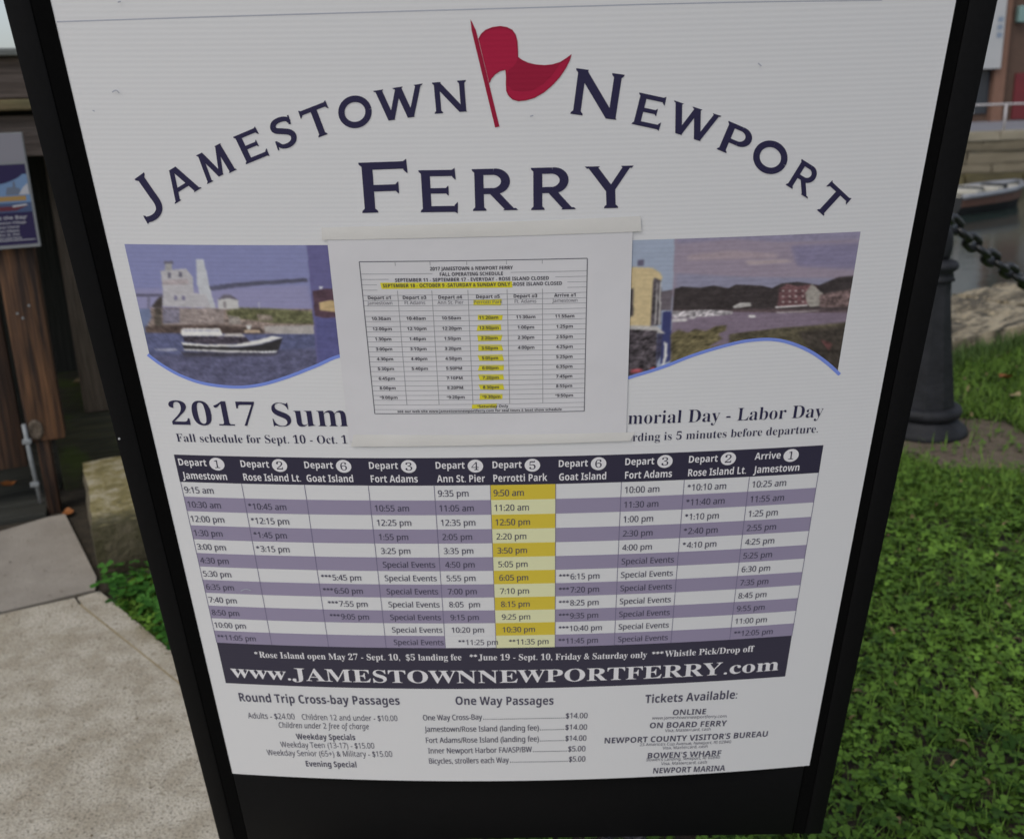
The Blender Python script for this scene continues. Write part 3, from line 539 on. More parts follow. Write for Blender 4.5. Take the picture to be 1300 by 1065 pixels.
def diag(x0, y0, x1, y1, w, s0=False, s1=False):
    """a slanting stroke with horizontal cut ends, spurs where asked"""
    p = [(x0 - w / 2, y0), (x0 + w / 2, y0), (x1 + w / 2, y1), (x1 - w / 2, y1)]; o = [p]
    for s, x, y in ((s0, x0, y0), (s1, x1, y1)):
        if s:
            k = .05 if y < .5 else -.05
            o.append([(x - w / 2 - SP, y), (x + w / 2 + SP, y), (x + w / 2 + .01, y + k), (x - w / 2 - .01, y + k)])
    return o
def arm(x0, x1, y, h, spur):
    p = [(x0, y - h / 2), (x1, y - h / 2), (x1, y + h / 2), (x0, y + h / 2)]; o = [p]
    if spur == 'down': o.append([(x1 - .045, y + h / 2), (x1 - .045, y - h / 2 - .02), (x1 + .02, y - h / 2 - .085), (x1 + .035, y - h / 2 - .085), (x1 + .02, y + h / 2 + .045)])
    if spur == 'up': o.append([(x1 - .045, y - h / 2), (x1 + .02, y - h / 2 - .04), (x1 + .035, y + h / 2 + .085), (x1 + .02, y + h / 2 + .085), (x1 - .045, y + h / 2 + .02)])
    if spur == 'both': o.append([(x1 - .03, y - h / 2), (x1 + .015, y - h / 2 - .05), (x1 + .03, y - h / 2 - .05), (x1 + .03, y + h / 2 + .05), (x1 + .015, y + h / 2 + .05), (x1 - .03, y + h / 2)])
    return o
W_, H_ = 0.205, 0.145
def glyph(ch):
    if ch == 'E': return .9, [stem(.17, W_)] + arm(.2, .83, 1 - H_ / 2, H_, 'down') + arm(.2, .66, .51, H_ * .9, 'both') + arm(.2, .86, H_ / 2, H_, 'up')
    if ch == 'F': return .95, [stem(.17, W_)] + arm(.2, .90, 1 - H_ / 2, H_, 'down') + arm(.2, .72, .49, H_ * .9, 'both')
    if ch == 'T': return .98, [stem(.49, W_, top=False)] + arm(.49, .93, 1 - H_ / 2, H_, 'down') + [[(.98 - x, y) for x, y in q][::-1] for q in arm(.49, .93, 1 - H_ / 2, H_, 'down')]
    if ch == 'N': return 1.12, [stem(.16, .17), stem(.96, .17, bot=False)] + diag(.16, .97, .95, 0, .25) + [[(.02, 1), (.28, 1), (.22, .95), (.05, .95)]]
    if ch == 'M': return 1.22, diag(.13, 0, .25, 1, .17, True) + diag(1.08, 0, .98, 1, .22, True) + diag(.25, 1, .62, .05, .2) + diag(.62, .05, .97, 1, .16) + [[(.1, 1), (.34, 1), (.3, .94), (.14, .94)], [(.88, 1), (1.12, 1), (1.08, .94), (.92, .94)]]
    if ch == 'W': return 1.55, diag(.17, 1, .46, 0, .21, True) + diag(.46, 0, .78, 1, .17) + diag(.76, 1, 1.06, 0, .21, True) + diag(1.06, 0, 1.39, 1, .17, False, True)
    if ch == 'A': return 1.12, diag(.13, 0, .53, 1, .18, True) + diag(.98, 0, .60, 1, .22, True) + [[(.26, .27), (.88, .27), (.83, .40), (.31, .40)]] + [[(.42, 1), (.72, 1), (.68, .93), (.47, .93)]]
    if ch == 'Y': return 1.08, [stem(.55, W_, 0, .47, True, False)] + diag(.55, .42, .17, 1, .22, False, True) + diag(.55, .42, .93, 1, .17, False, True)
    if ch == 'O': return 1.06, band(arc(.53, .5, .43, .405, 0, 360, 40), .2)
    if ch == 'P': return .92, [stem(.17, W_)] + [[(.2, 1 - H_), (.5, 1 - H_), (.5, 1), (.2, 1)], [(.2, .36), (.5, .36), (.5, .36 + H_), (.2, .36 + H_)]] + band(arc(.5, .68, .27, .25, -90, 90, 16), [H_ + .06 * math.sin(math.pi * i / 16) for i in range(17)])
    if ch == 'R': return 1.06, [stem(.17, W_)] + [[(.2, 1 - H_), (.5, 1 - H_), (.5, 1), (.2, 1)], [(.2, .40), (.5, .40), (.5, .40 + H_), (.2, .40 + H_)]] + band(arc(.5, .70, .27, .23, -90, 90, 16), [H_ + .06 * math.sin(math.pi * i / 16) for i in range(17)]) + diag(.48, .46, .88, 0, .23, False, True) + [[(.74, 0), (1.05, 0), (1.0, .05), (.78, .05)]]
    if ch == 'S': return .84, band(smoothline([(.70, .76), (.66, .86), (.55, .915), (.40, .925), (.24, .88), (.17, .76), (.22, .64), (.42, .55), (.60, .46), (.69, .33), (.65, .17), (.52, .085), (.38, .07), (.24, .11), (.14, .25)], 4), [.09 + .095 * math.sin(math.pi * min(1, max(0, i / 56))) ** .5 for i in range(57)]) + [[(.66, .70), (.735, .68), (.745, .98), (.70, .98)], [(.165, .31), (.09, .32), (.09, .02), (.135, .02)]]
    if ch == 'J': return .66, [stem(.50, .155, .45, 1, False, True)] + band(smoothline([(.50, .47), (.50, .30), (.45, .16), (.34, .085), (.20, .075), (.06, .12)], 5), [.155 - .02 * i / 25 for i in range(26)]) + [[(.075, .03), (.10, .20), (.055, .24), (.03, .03)]]
def letter_rows(rows, name):
    m = MB(); k = 0
    for ch, u0, v0, u1, v1, u2, v2 in rows:
        a, polys = glyph(ch); o = Vector((u0, v0)); ex = Vector((u1, v1)) - o; ey = Vector((u2, v2)) - o
        for q in polys:
            k += 1; m.add([on(*(o + ex * (p[0] / a) + ey * p[1]), 0.0009 + 0.00002 * (k % 12)) for p in q], [list(range(len(q)))])
    return m.build(name, MATS['navy'], poster)
for i, row in enumerate(TITLE): letter_rows([row], 'letter')
m = MB(); poly_on(m, FLAG_POLE, 0.0010); m.build('flag_pole_print', MATS['dark_red'], poster)
m = MB(); poly_on(m, FLAG_CLOTH, 0.0008); fl = m.build('flag_print', MATS['red'], poster)
m = MB(); poly_on(m, FLAG_FOLD, 0.0011); m.build('flag_fold', MATS['dark_red'], fl) if False else m.build('flag_fold_print', MATS['dark_red'], poster)
m = MB(); line_on(m, FLAG_CLOTH, 0.0011, 0.0013); m.build('flag_outline_print', MATS['dark_red'], poster)

# --- timetable
TU0, TU1 = -0.4188, 0.3657; RH = 0.02224; TV0 = -0.6803; CW = (TU1 - TU0) / 10
CU = [-0.4188, -0.3420, -0.2637, -0.1850, -0.1046, -0.0362, 0.0433, 0.1232, 0.2000, 0.2800, 0.3657]
ROWS = [["9:15 am", "", "", "", "9:35 pm", "9:50 am", "", "10:00 am", "*10:10 am", "10:25 am"],
 ["10:30 am", "*10:45 am", "", "10:55 am", "11:05 am", "11:20 am", "", "11:30 am", "*11:40 am", "11:55 am"],
 ["12:00 pm", "*12:15 pm", "", "12:25 pm", "12:35 pm", "12:50 pm", "", "1:00 pm", "*1:10 pm", "1:25 pm"],
 ["1:30 pm", "*1:45 pm", "", "1:55 pm", "2:05 pm", "2:20 pm", "", "2:30 pm", "*2:40 pm", "2:55 pm"],
 ["3:00 pm", "*3:15 pm", "", "3:25 pm", "3:35 pm", "3:50 pm", "", "4:00 pm", "*4:10 pm", "4:25 pm"],
 ["4:30 pm", "", "", "Special Events", "4:50 pm", "5:05 pm", "", "Special Events", "", "5:25 pm"],
 ["5:30 pm", "", "***5:45 pm", "Special Events", "5:55 pm", "6:05 pm", "***6:15 pm", "Special Events", "", "6:30 pm"],
 ["6:35 pm", "", "***6:50 pm", "Special Events", "7:00 pm", "7:10 pm", "***7:20 pm", "Special Events", "", "7:35 pm"],
 ["7:40 pm", "", "***7:55 pm", "Special Events", "8:05  pm", "8:15 pm", "***8:25 pm", "Special Events", "", "8:45 pm"],
 ["8:50 pm", "", "***9:05 pm", "Special Events", "9:15 pm", "9:25 pm", "***9:35 pm", "Special Events", "", "9:55 pm"],
 ["10:00 pm", "", "", "Special Events", "10:20 pm", "10:30 pm", "***10:40 pm", "Special Events", "", "11:00 pm"],
 ["**11:05 pm", "", "", "Special Events", "**11:25 pm", "**11:35 pm", "**11:45 pm", "Special Events", "", "**12:05 pm"]]
HEAD = [("Depart", "1", "Jamestown"), ("Depart", "2", "Rose Island Lt."), ("Depart", "6", "Goat Island"), ("Depart", "3", "Fort Adams"), ("Depart", "4", "Ann St. Pier"), ("Depart", "5", "Perrotti Park"), ("Depart", "6", "Goat Island"), ("Depart", "3", "Fort Adams"), ("Depart", "2", "Rose Island Lt."), ("Arrive", "1", "Jamestown")]
TX0 = [0.0026, 0.0030, 0.0035, 0.0044, 0.0040, 0.0036, 0.0042, 0.0046, 0.0043, 0.0046]
DISCS = {"1": "\u2776", "2": "\u2777", "3": "\u2778", "4": "\u2779", "5": "\u277A", "6": "\u277B"}
for r in ROWS:
    for s in r:
        if s: want(s, 'm')
for a, n, b in HEAD: want(a, 'b'); want(b, 'b'); want(DISCS[n], 'd')
for r in TEXTS: want(r[0], r[1])
PHEAD = [("Depart #1", "Jamestown"), ("Depart #3", "Ft Adams"), ("Depart #4", "Ann St. Pier"), ("Depart #5", "Perrotti Park"), ("Depart #3", "Ft. Adams"), ("Arrive #1", "Jamestown")]
PROWS = [["10:30am", "10:40am", "10:50am", "11:20am", "11:30am", "11:55am"], ["12:00pm", "12:10pm", "12:20pm", "12:50pm", "1:00pm", "1:25pm"], ["1:30pm", "1:40pm", "1:50pm", "2:20pm", "2:30pm", "2:55pm"],
 ["3:00pm", "3:10pm", "3:20pm", "3:50pm", "4:00pm", "4:25pm"], ["4:30pm", "4:40pm", "4:50pm", "5:05pm", "", "5:25pm"], ["5:30pm", "5:40pm", "5:50PM", "6:00pm", "", "6:35pm"], ["6:45pm", "", "7:10PM", "7:20pm", "", "7:45pm"],
 ["8:00pm", "", "8:20PM", "8:30pm", "", "8:55pm"], ["*9:00pm", "", "*9:20pm", "*9:30pm", "", "*9:50pm"]]
PT = [("2017 JAMESTOWN & NEWPORT FERRY", -0.399, 0.089, -0.0480), ("FALL OPERATING SCHEDULE", -0.4055, 0.068, -0.0483), ("SEPTEMBER 11 - SEPTEMBER 17 - EVERYDAY - ROSE ISLAND CLOSED", -0.4118, 0.166, -0.0480), ("SEPTEMBER 18 - OCTOBER 9 -SATURDAY & SUNDAY ONLY -ROSE ISLAND CLOSED", -0.4182, 0.194, -0.0478)]
for a, b in PHEAD: want(a, 'b'); want(b, 's')
for r in PROWS:
    for s in r:
        if s: want(s, 'b')
for r in PT: want(r[0], 'b')
want("*Saturday Only", 'b'); WEB = "see our web site www.jamestownnewportferry.com for seal tours & boat show schedule"; want(WEB, 'b')
LEAF = ["Across the Bay!", "Jamestown Village", "Rose Island", "Fort Adams", "Ann St. Pier", "Perrotti Park", "FERRY"]
for s in LEAF: want(s, 'b')
make_glyphs()

def fill(name, u0, u1, v0, v1, off, mt, parent=None):
    m = MB(); m.add(*sheet(u0, u1, v0, v1, off, max(2, int((u1 - u0) / 0.03)), 1)); return m.build(name, MATS[mt], parent or poster, smooth=True)
fill('table_heading', TU0 - .0008, TU1 + .0006, TV0, -0.6402, 0.0004, 'table_navy')
for k in range(12):
    v1 = TV0 - RH * k; v0 = v1 - RH
    if k % 2: fill('table_row', TU0, TU1 - (0.0 if k < 11 else 0.0), v0, v1, 0.0004, 'purple')
    fill('table_cell', CU[5], CU[6], v0, v1, 0.0006, 'pale_yellow' if k % 2 else 'yellow')
fill('table_cell', CU[4], CU[5], TV0 - 12 * RH + .0005, TV0 - 11 * RH, 0.0006, 'poster_white')
fill('web_band', TU0, TU1, -1.0235, -0.9470, 0.0005, 'band_navy')
for c in CU:
    m = MB(); line_on(m, [(c, TV0), (c, TV0 - 6 * RH), (c, -0.947)], 0.0008, 0.0008); m.build('column_line', MATS['grid_line'], poster)
KT = 0.0372 / 0.0094 / GLY[("9:35 pm", 'm')][2]          # condensed like the printed face
for k, r in enumerate(ROWS):
    for c, s in enumerate(r):
        if not s: continue
        m = MB()
        u = CU[c] + TX0[c] + (0.0006 * k if c in (3, 4, 5) else 0) + (0.007 if s.startswith('**1') and c in (4, 5) else 0) + (0.004 if c == 2 and k > 7 else 0)
        v = TV0 - RH * k - 0.0163; w_ = GLY[(s.lstrip('*'), 'm')][2] * KT * 0.0094 + 0.0047 * s.count('*') + (0.0011 if '*' in s else 0)
        put(m, s, 'm', (u, v), (u + w_, v), 0.0094, 0.0011); m.build('lettering', MATS['ink'], poster)
KD = 0.0350 / 0.0099 / GLY[("Depart", 'b')][2]; KN = 0.0571 / 0.0104 / GLY[("Jamestown", 'b')][2]
for c, (a, n, b) in enumerate(HEAD):
    u = CU[c] + (0.0030 if c == 0 else 0.0036); m = MB(); md = MB(); m2 = MB()
    w_ = GLY[(a, 'b')][2] * KD * 0.0099; put(m, a, 'b', (u, -0.6556), (u + w_, -0.6556), 0.0099, 0.0010)
    wn = GLY[(b, 'b')][2] * KN * 0.0104; wn = min(wn, 0.0715); put(m2, b, 'b', (u + (.0004 if c else .0012), -0.6753), (u + wn, -0.6753), 0.0104, 0.0010)
    V, F, W = GLY[(DISCS[n], 'd')]; lo = V.min(0); hi = V.max(0); cu = u + w_ + 0.0128
    md.add([on(cu + ((x - lo[0]) / (hi[0] - lo[0]) - .5) * 0.0186, -0.6522 + ((y - lo[1]) / (hi[1] - lo[1]) - .5) * 0.0186, 0.0010) for x, y in V], F)
    m.build('lettering', MATS['white'], poster); m2.build('lettering', MATS['white'], poster); md.build('stop_number', MATS['white'], poster)
for s, st, c, u0, v0, u1, v1, h in TEXTS:
    m = MB(); put(m, s, st, (u0, v0), (u1, v1), h, 0.0011); m.build('lettering', MATS[c], poster)

# --- the strip of printed photographs with its wavy lower edge
def inside(P, U, V):
    r = np.zeros(U.shape, bool); n = len(P); j = n - 1
    for i in range(n):
        (x1, y1), (x2, y2) = P[i], P[j]
        c = ((y1 > V) != (y2 > V)); r ^= c & (U < (x2 - x1) * (V - y1) / ((y2 - y1) if y2 != y1 else 1e-9) + x1); j = i
    return r
NOISE = np.random.default_rng(3).random((257, 257))
def value_noise(U, V, s, seed):
    g = NOISE; x = (U / s + seed * 17.3) % 256; y = (V / s + seed * 41.7) % 256
    i = x.astype(int); j = y.astype(int); fx = x - i; fy = y - j
    return (g[i, j] * (1 - fx) + g[i + 1, j] * fx) * (1 - fy) + (g[i, j + 1] * (1 - fx) + g[i + 1, j + 1] * fx) * fy
wave = [tuple(p) for p in smoothline(WAVE, 6)]; wu = np.array([p[0] for p in wave]); wv = np.array([p[1] for p in wave])
SOFT = {(112, 106, 128): 8, (136, 120, 126): 12, (146, 130, 130): 8, (104, 98, 124): 16, (112, 110, 130): 8, (114, 112, 146): 10, (78, 64, 66): 4, (84, 84, 56): 3, (86, 78, 52): 3, (74, 74, 100): 8, (72, 66, 50): 3, (56, 50, 44): 8, (92, 56, 54): 3, (150, 150, 162): 2, (92, 74, 72): 2}
def photo(ua, ub, nu, nv, name):
    us = np.linspace(ua, ub, nu + 1); VT = -0.3697; lowv = np.interp(us, wu, wv)
    tt = np.linspace(0, 1, nv + 1); Ug = np.repeat(us[None, :], nv + 1, 0); Vg = VT + (lowv[None, :] - VT) * tt[:, None]
    acc = np.zeros(Ug.shape + (3,)); SS = [(-.25, -.25), (.25, -.25), (-.25, .25), (.25, .25)]
    for k, (dx, dy) in enumerate(SS):
        Us = Ug + dx * 0.0016; Vs = Vg + dy * 0.0016; img = np.zeros_like(acc)
        for q, art in enumerate(ART):
            P, c, nz = art[:3]; soft = SOFT.get(c, 2 if nz >= .3 and nz < .5 else 0)
            pu = [p[0] for p in P]; pv = [p[1] for p in P]
            if max(pu) < ua or min(pu) > ub: continue
            bb = np.nonzero((Us > min(pu)) & (Us < max(pu)) & (Vs > min(pv)) & (Vs < max(pv)))
            if not len(bb[0]): continue
            k2 = inside(P, Us[bb], Vs[bb]); ms = (bb[0][k2], bb[1][k2])
            if not len(ms[0]): continue
            n = (value_noise(Us[ms] + 3, Vs[ms] * 1.6 + 5, 0.0012, q) - .5) * 1.0 + (value_noise(Us[ms] + 3, Vs[ms] * 1.8 + 5, 0.0026, q) - .5) * 1.1 + (value_noise(Us[ms] + 1, Vs[ms] * 2.2 + 5, 0.008, q + 99) - .5) * 0.9
            ink_ = np.array(c) * (1 + nz * 1.1 * n)[:, None]
            if soft:                        # clouds, foliage and reflections melt into what is behind them
                al = np.zeros(Us.shape); al[ms] = 1.0
                for _ in range(soft * 2):
                    al[1:-1] = .5 * al[1:-1] + .25 * (al[:-2] + al[2:]); al[:, 1:-1] = .5 * al[:, 1:-1] + .25 * (al[:, :-2] + al[:, 2:])
                a_ = al[ms]; a_ = np.clip(a_ * 2 - 1, 0, 1) if soft > 3 else a_
                img[ms] = img[ms] * (1 - a_)[:, None] + ink_ * a_[:, None]
            else: img[ms] = ink_
        acc += img / 4
    for _ in range(2): acc[1:-1] = 0.5 * acc[1:-1] + 0.25 * (acc[:-2] + acc[2:]); acc[:, 1:-1] = 0.5 * acc[:, 1:-1] + 0.25 * (acc[:, :-2] + acc[:, 2:])
    g = acc.mean(2, keepdims=True); acc = (g + (acc - g) * 0.80) * 0.95
    c = acc / 255.0; c = np.where(c <= 0.04045, c / 12.92, ((c + 0.055) / 1.055) ** 2.4) * (0.80 / lin((160,) * 3)[0])
    pts = np.stack([Ug * SC, -BOW * SC * (1 - (Ug / 0.55) ** 2) - 0.00010, (Vg - VB) * SC], -1).reshape(-1, 3)
    idx = np.arange((nv + 1) * (nu + 1)).reshape(nv + 1, nu + 1); Fq = np.stack([idx[:-1, :-1], idx[1:, :-1], idx[1:, 1:], idx[:-1, 1:]], -1).reshape(-1, 4)
    return fast_mesh(name, pts, Fq, MATS['photo_print'], poster, c.reshape(-1, 3), True)
photo(-0.4218, -0.1800, 300, 190, 'photo_print'); photo(0.1150, 0.3688, 300, 190, 'photo_print'); photo(-0.1800, 0.1150, 20, 20, 'photo_print')
m = MB(); line_on(m, wave, 0.0040, 0.0006); m.build('wave_line_print', MATS['wave_blue'], poster)

# ------------------------------------------------------------------ the taped paper notice
notice = empty('paper_notice'); notice.matrix_world = Matrix.Translation(BOARD_AT) @ S2W.to_4x4()
tag(notice, 'white paper fall schedule with yellow highlighting taped over the ferry board', 'notice')
PC = [(-0.1996, -0.3560), (0.1233, -0.3540), (0.1264, -0.6190), (-0.2016, -0.6160)]
def quad_sheet(m, P, off, nu=20, nv=14, wob=0.0, seed=0):
    vs = []; fs = []
    for j in range(nv + 1):
        for i in range(nu + 1):
            a = Vector(P[0]).lerp(Vector(P[1]), i / nu); b = Vector(P[3]).lerp(Vector(P[2]), i / nu); p = a.lerp(b, j / nv)
            q = on(p.x, p.y, off); q.y -= wob * (0.5 + 0.5 * noise.noise(Vector((p.x * 14, p.y * 14, seed)))) * math.sin(math.pi * j / nv) ** .5; vs.append(q)
    for j in range(nv):
        for i in range(nu):
            k = j * (nu + 1) + i; fs.append((k, k + nu + 1, k + nu + 2, k + 1))
    m.add(vs, fs)
m = MB(); quad_sheet(m, PC, 0.0030, wob=0.0); quad_sheet(m, PC, 0.0024)
pap = m.build('sheet', MATS['paper'], notice, smooth=True)
m = MB(); quad_sheet(m, [TAPE_TOP[3], TAPE_TOP[2], TAPE_TOP[1], TAPE_TOP[0]], 0.0042, 30, 4, 0.0003, 3); m.build('tape_strip', MATS['tape'], notice, smooth=True)
m = MB(); quad_sheet(m, [TAPE_BOT[3], TAPE_BOT[2], TAPE_BOT[1], TAPE_BOT[0]], 0.0042, 30, 4, 0.0003, 8); m.build('tape_strip', MATS['tape'], notice, smooth=True)
BX0, BX1, BY0, BY1 = -0.1678, 0.0761, -0.5776, -0.3882
PCU = [BX0, -0.1294, -0.0920, -0.0528, -0.0103, 0.0280, BX1]; PCC = [-0.1499, -0.1113, -0.0724, -0.0313, 0.0095, 0.0524]
PO = 0.0036
m = MB(); line_on(m, [(BX0 + (BX1 - BX0) * i / 12, BY1) for i in range(13)], .0009, PO); line_on(m, [(BX0 + (BX1 - BX0) * i / 12, BY0) for i in range(13)], .0009, PO + .00005); line_on(m, [(BX0, BY0), (BX0, BY1)], .0009, PO + .0001); line_on(m, [(BX1, BY0), (BX1, BY1)], .0009, PO + .00015)
m.build('table_border', MATS['paper_box'], pap)
for k in range(-9, 19):
    y = -0.4590 - 0.00628 * k; m = MB()
    if -0.425 < y < -0.393:                 # ruled beside the heading, not through it
        hw = {0: .052, 1: .042, 2: .090, 3: .103, 4: .103}.get(int((-0.395 - y) / .0063), .103)
        for a, b in ((BX0, -0.048 - hw), (-0.048 + hw, BX1)): m = MB(); line_on(m, [(a + (b - a) * i / 5, y) for i in range(6)], .0005, PO); m.build('ruled_line', MATS['paper_line'], pap)
        continue
    line_on(m, [(BX0 + (BX1 - BX0) * i / 10, y) for i in range(11)], .0005, PO)
    m.build('ruled_line', MATS['paper_line'], pap)
m = MB()
for c in PCU[1:-1]:
    line_on(m, [(c, BY1), (c, BY1 - .005)], .0006, PO + .00004); line_on(m, [(c, BY1 - .034), (c, BY0 + .012)], .0006, PO + .00004)
m.build('grid_line', MATS['paper_line'], pap)
m = MB()
def hl(u0, u1, v0, v1, j=0.0008):
    p = [(u0 + random.uniform(-j, j) * 2, v0 + random.uniform(-j, j)), (u1 + random.uniform(-j, j) * 2, v0 + random.uniform(-j, j)), (u1 + random.uniform(-j, j) * 2, v1 + random.uniform(-j, j)), (u0 + random.uniform(-j, j) * 2, v1 + random.uniform(-j, j))]
    if u1 - u0 > .06:
        quad_sheet(m, [p[3], p[2], p[1], p[0]], PO - .0003, 8, 1)
    else: poly_on(m, p, PO - .0003)
hl(-0.1460, -0.0048, -0.4195, -0.4128)
hl(-0.0460, -0.0160, -0.4406, -0.4338)
for k in range(9):
    v = -0.4574 - 0.01256 * k; hl(-0.0440, -0.0170, v - .0016, v + .0058)
hl(-0.0530, -0.0260, -0.5715, -0.5655); m.build('highlighter_mark', MATS['highlighter'], pap)
def write(s, st, cu, v, w_, h, mt='paper_ink'):
    m = MB(); put(m, s, st, (cu - w_ / 2, v), (cu + w_ / 2, v), h, PO + .0003); m.build('lettering', MATS[mt], pap)
for s, v, wd, cu in PT: write(s, 'b', cu, v, wd, 0.0041)
KP = 0.0212 / GLY[("10:30am", 'b')][2]; KS = 0.0250 / GLY[("Depart #1", 'b')][2]
for c, (a, b) in enumerate(PHEAD):
    write(a, 'b', PCC[c], -0.4322, GLY[(a, 'b')][2] * KS, 0.0040)
    write(b, 's', PCC[c], -0.4385, GLY[(b, 's')][2] * 0.0275 / GLY[("Jamestown", 's')][2], 0.0040, 'paper_grey_ink')
for k, r in enumerate(PROWS):
    for c, s in enumerate(r):
        if s: write(s, 'b', PCC[c], -0.4573 - 0.01256 * k, GLY[(s, 'b')][2] * KP, 0.0038)
write("*Saturday Only", 'b', -0.0300, -0.5703, 0.0360, 0.0036); write(WEB, 'b', -0.0455, -0.5760, 0.1910, 0.0033)

# ------------------------------------------------------------------ the setting: water, land, pavement
mat('water', (0.022, 0.034, 0.030), 0.10, (0.035, 0.085, 0.075), scale=0.25, stretch=(1, 1.6, 1), bump=0.55, bscale=2.2, lo=0.5, hi=0.75, spec=0.5)
mat('soil', (0.024, 0.019, 0.011), 0.95, (0.045, 0.034, 0.020), scale=18, bump=0.8, bscale=70)
mat('bare_earth', (0.085, 0.062, 0.040), 0.95, (0.15, 0.115, 0.08), scale=30, bump=0.9, bscale=90)
mat('slab', (0.375, 0.325, 0.24), 0.85, (0.52, 0.47, 0.375), scale=11, lo=.38, hi=.62, spots=[(170, (0.13, 0.11, 0.08), 0.57, 0.66), (55, (0.20, 0.165, 0.11), 0.60, 0.72), (2.6, (0.27, 0.22, 0.13), 0.55, 0.78), (420, (0.18, 0.16, 0.13), 0.56, 0.66)], bump=0.5, bscale=150)
mat('joint_sand', (0.36, 0.30, 0.19), 0.95, (0.28, 0.22, 0.12), scale=20)
mat('slab_grey', (0.245, 0.215, 0.175), 0.85, (0.33, 0.295, 0.245), scale=5, spots=[(120, (0.13, 0.115, 0.10), 0.64, 0.72), (2.2, (0.15, 0.13, 0.11), 0.55, 0.8)], bump=0.25, bscale=110)
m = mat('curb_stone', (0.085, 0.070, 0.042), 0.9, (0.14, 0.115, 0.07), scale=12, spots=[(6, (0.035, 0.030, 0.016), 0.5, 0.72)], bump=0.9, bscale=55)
t = m.node_tree; p = t.nodes['Principled BSDF']; src = p.inputs['Base Color'].links[0].from_socket        # lichen and moss on upward faces; darker side colour holds damp and shade
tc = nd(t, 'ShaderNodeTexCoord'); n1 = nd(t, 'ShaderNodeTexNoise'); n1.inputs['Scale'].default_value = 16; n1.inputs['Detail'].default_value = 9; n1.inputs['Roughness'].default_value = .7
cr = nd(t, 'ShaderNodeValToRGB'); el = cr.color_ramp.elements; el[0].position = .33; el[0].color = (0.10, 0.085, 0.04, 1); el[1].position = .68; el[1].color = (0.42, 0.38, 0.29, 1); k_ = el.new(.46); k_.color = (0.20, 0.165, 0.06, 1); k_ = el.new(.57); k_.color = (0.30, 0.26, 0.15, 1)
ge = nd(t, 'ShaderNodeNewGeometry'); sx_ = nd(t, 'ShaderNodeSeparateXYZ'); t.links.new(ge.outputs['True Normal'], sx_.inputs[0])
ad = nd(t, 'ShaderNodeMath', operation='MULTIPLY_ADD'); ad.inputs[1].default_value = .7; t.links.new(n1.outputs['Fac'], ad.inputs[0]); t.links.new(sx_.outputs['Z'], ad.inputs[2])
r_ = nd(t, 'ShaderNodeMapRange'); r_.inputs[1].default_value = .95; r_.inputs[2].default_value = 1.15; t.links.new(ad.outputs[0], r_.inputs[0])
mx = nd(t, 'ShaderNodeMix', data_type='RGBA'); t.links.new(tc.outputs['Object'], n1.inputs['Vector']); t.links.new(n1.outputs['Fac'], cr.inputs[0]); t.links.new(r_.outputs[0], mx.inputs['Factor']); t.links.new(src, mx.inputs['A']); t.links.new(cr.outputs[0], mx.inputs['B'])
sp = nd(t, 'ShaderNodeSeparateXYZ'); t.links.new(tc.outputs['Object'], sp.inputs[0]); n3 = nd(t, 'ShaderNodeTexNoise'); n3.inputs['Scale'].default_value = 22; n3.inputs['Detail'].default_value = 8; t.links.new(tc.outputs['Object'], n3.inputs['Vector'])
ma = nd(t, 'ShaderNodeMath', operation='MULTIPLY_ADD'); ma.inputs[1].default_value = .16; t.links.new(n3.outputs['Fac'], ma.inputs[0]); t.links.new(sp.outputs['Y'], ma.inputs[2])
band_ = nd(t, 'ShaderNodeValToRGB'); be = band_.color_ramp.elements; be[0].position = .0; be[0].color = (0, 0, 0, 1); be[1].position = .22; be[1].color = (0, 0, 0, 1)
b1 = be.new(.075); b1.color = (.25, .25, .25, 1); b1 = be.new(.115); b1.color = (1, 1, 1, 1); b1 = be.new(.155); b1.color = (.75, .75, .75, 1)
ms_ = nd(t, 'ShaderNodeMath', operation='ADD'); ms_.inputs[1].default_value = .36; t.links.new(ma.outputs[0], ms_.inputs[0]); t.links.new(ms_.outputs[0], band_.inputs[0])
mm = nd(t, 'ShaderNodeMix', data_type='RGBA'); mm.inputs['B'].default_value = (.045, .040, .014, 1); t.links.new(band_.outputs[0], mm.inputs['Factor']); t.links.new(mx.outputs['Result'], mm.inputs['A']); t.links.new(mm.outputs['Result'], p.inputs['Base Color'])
mat('granite', (0.085, 0.068, 0.042), 0.9, (0.37, 0.31, 0.205), scale=2.6, stretch=(1, 3.2, 1), lo=.43, hi=.58, spots=[(5, (0.04, 0.032, 0.02), 0.50, 0.62), (17, (0.42, 0.34, 0.21), 0.57, 0.68), (90, (0.08, 0.07, 0.05), 0.58, 0.70)], bump=2.0, bscale=7)
mat('quay_stone', (0.13, 0.108, 0.070), 0.9, (0.21, 0.178, 0.12), scale=1.5, spots=[(1.4, (0.07, 0.058, 0.038), 0.48, 0.7)], bump=0.9, bscale=5); mat('quay_tan', (0.18, 0.15, 0.10), 0.9, (0.25, 0.215, 0.15), scale=1.5, spots=[(1.4, (0.09, 0.075, 0.05), 0.5, 0.7)], bump=0.9, bscale=5); mat('quay_wet', (0.075, 0.062, 0.030), 0.8, (0.14, 0.115, 0.05), scale=1.5, bump=.9, bscale=5)
mat('quay_cap', (0.26, 0.23, 0.165), 0.9, (0.33, 0.29, 0.215), scale=1.5)
mat('plaza', (0.17, 0.17, 0.19), 0.9, (0.21, 0.21, 0.23), scale=0.6)

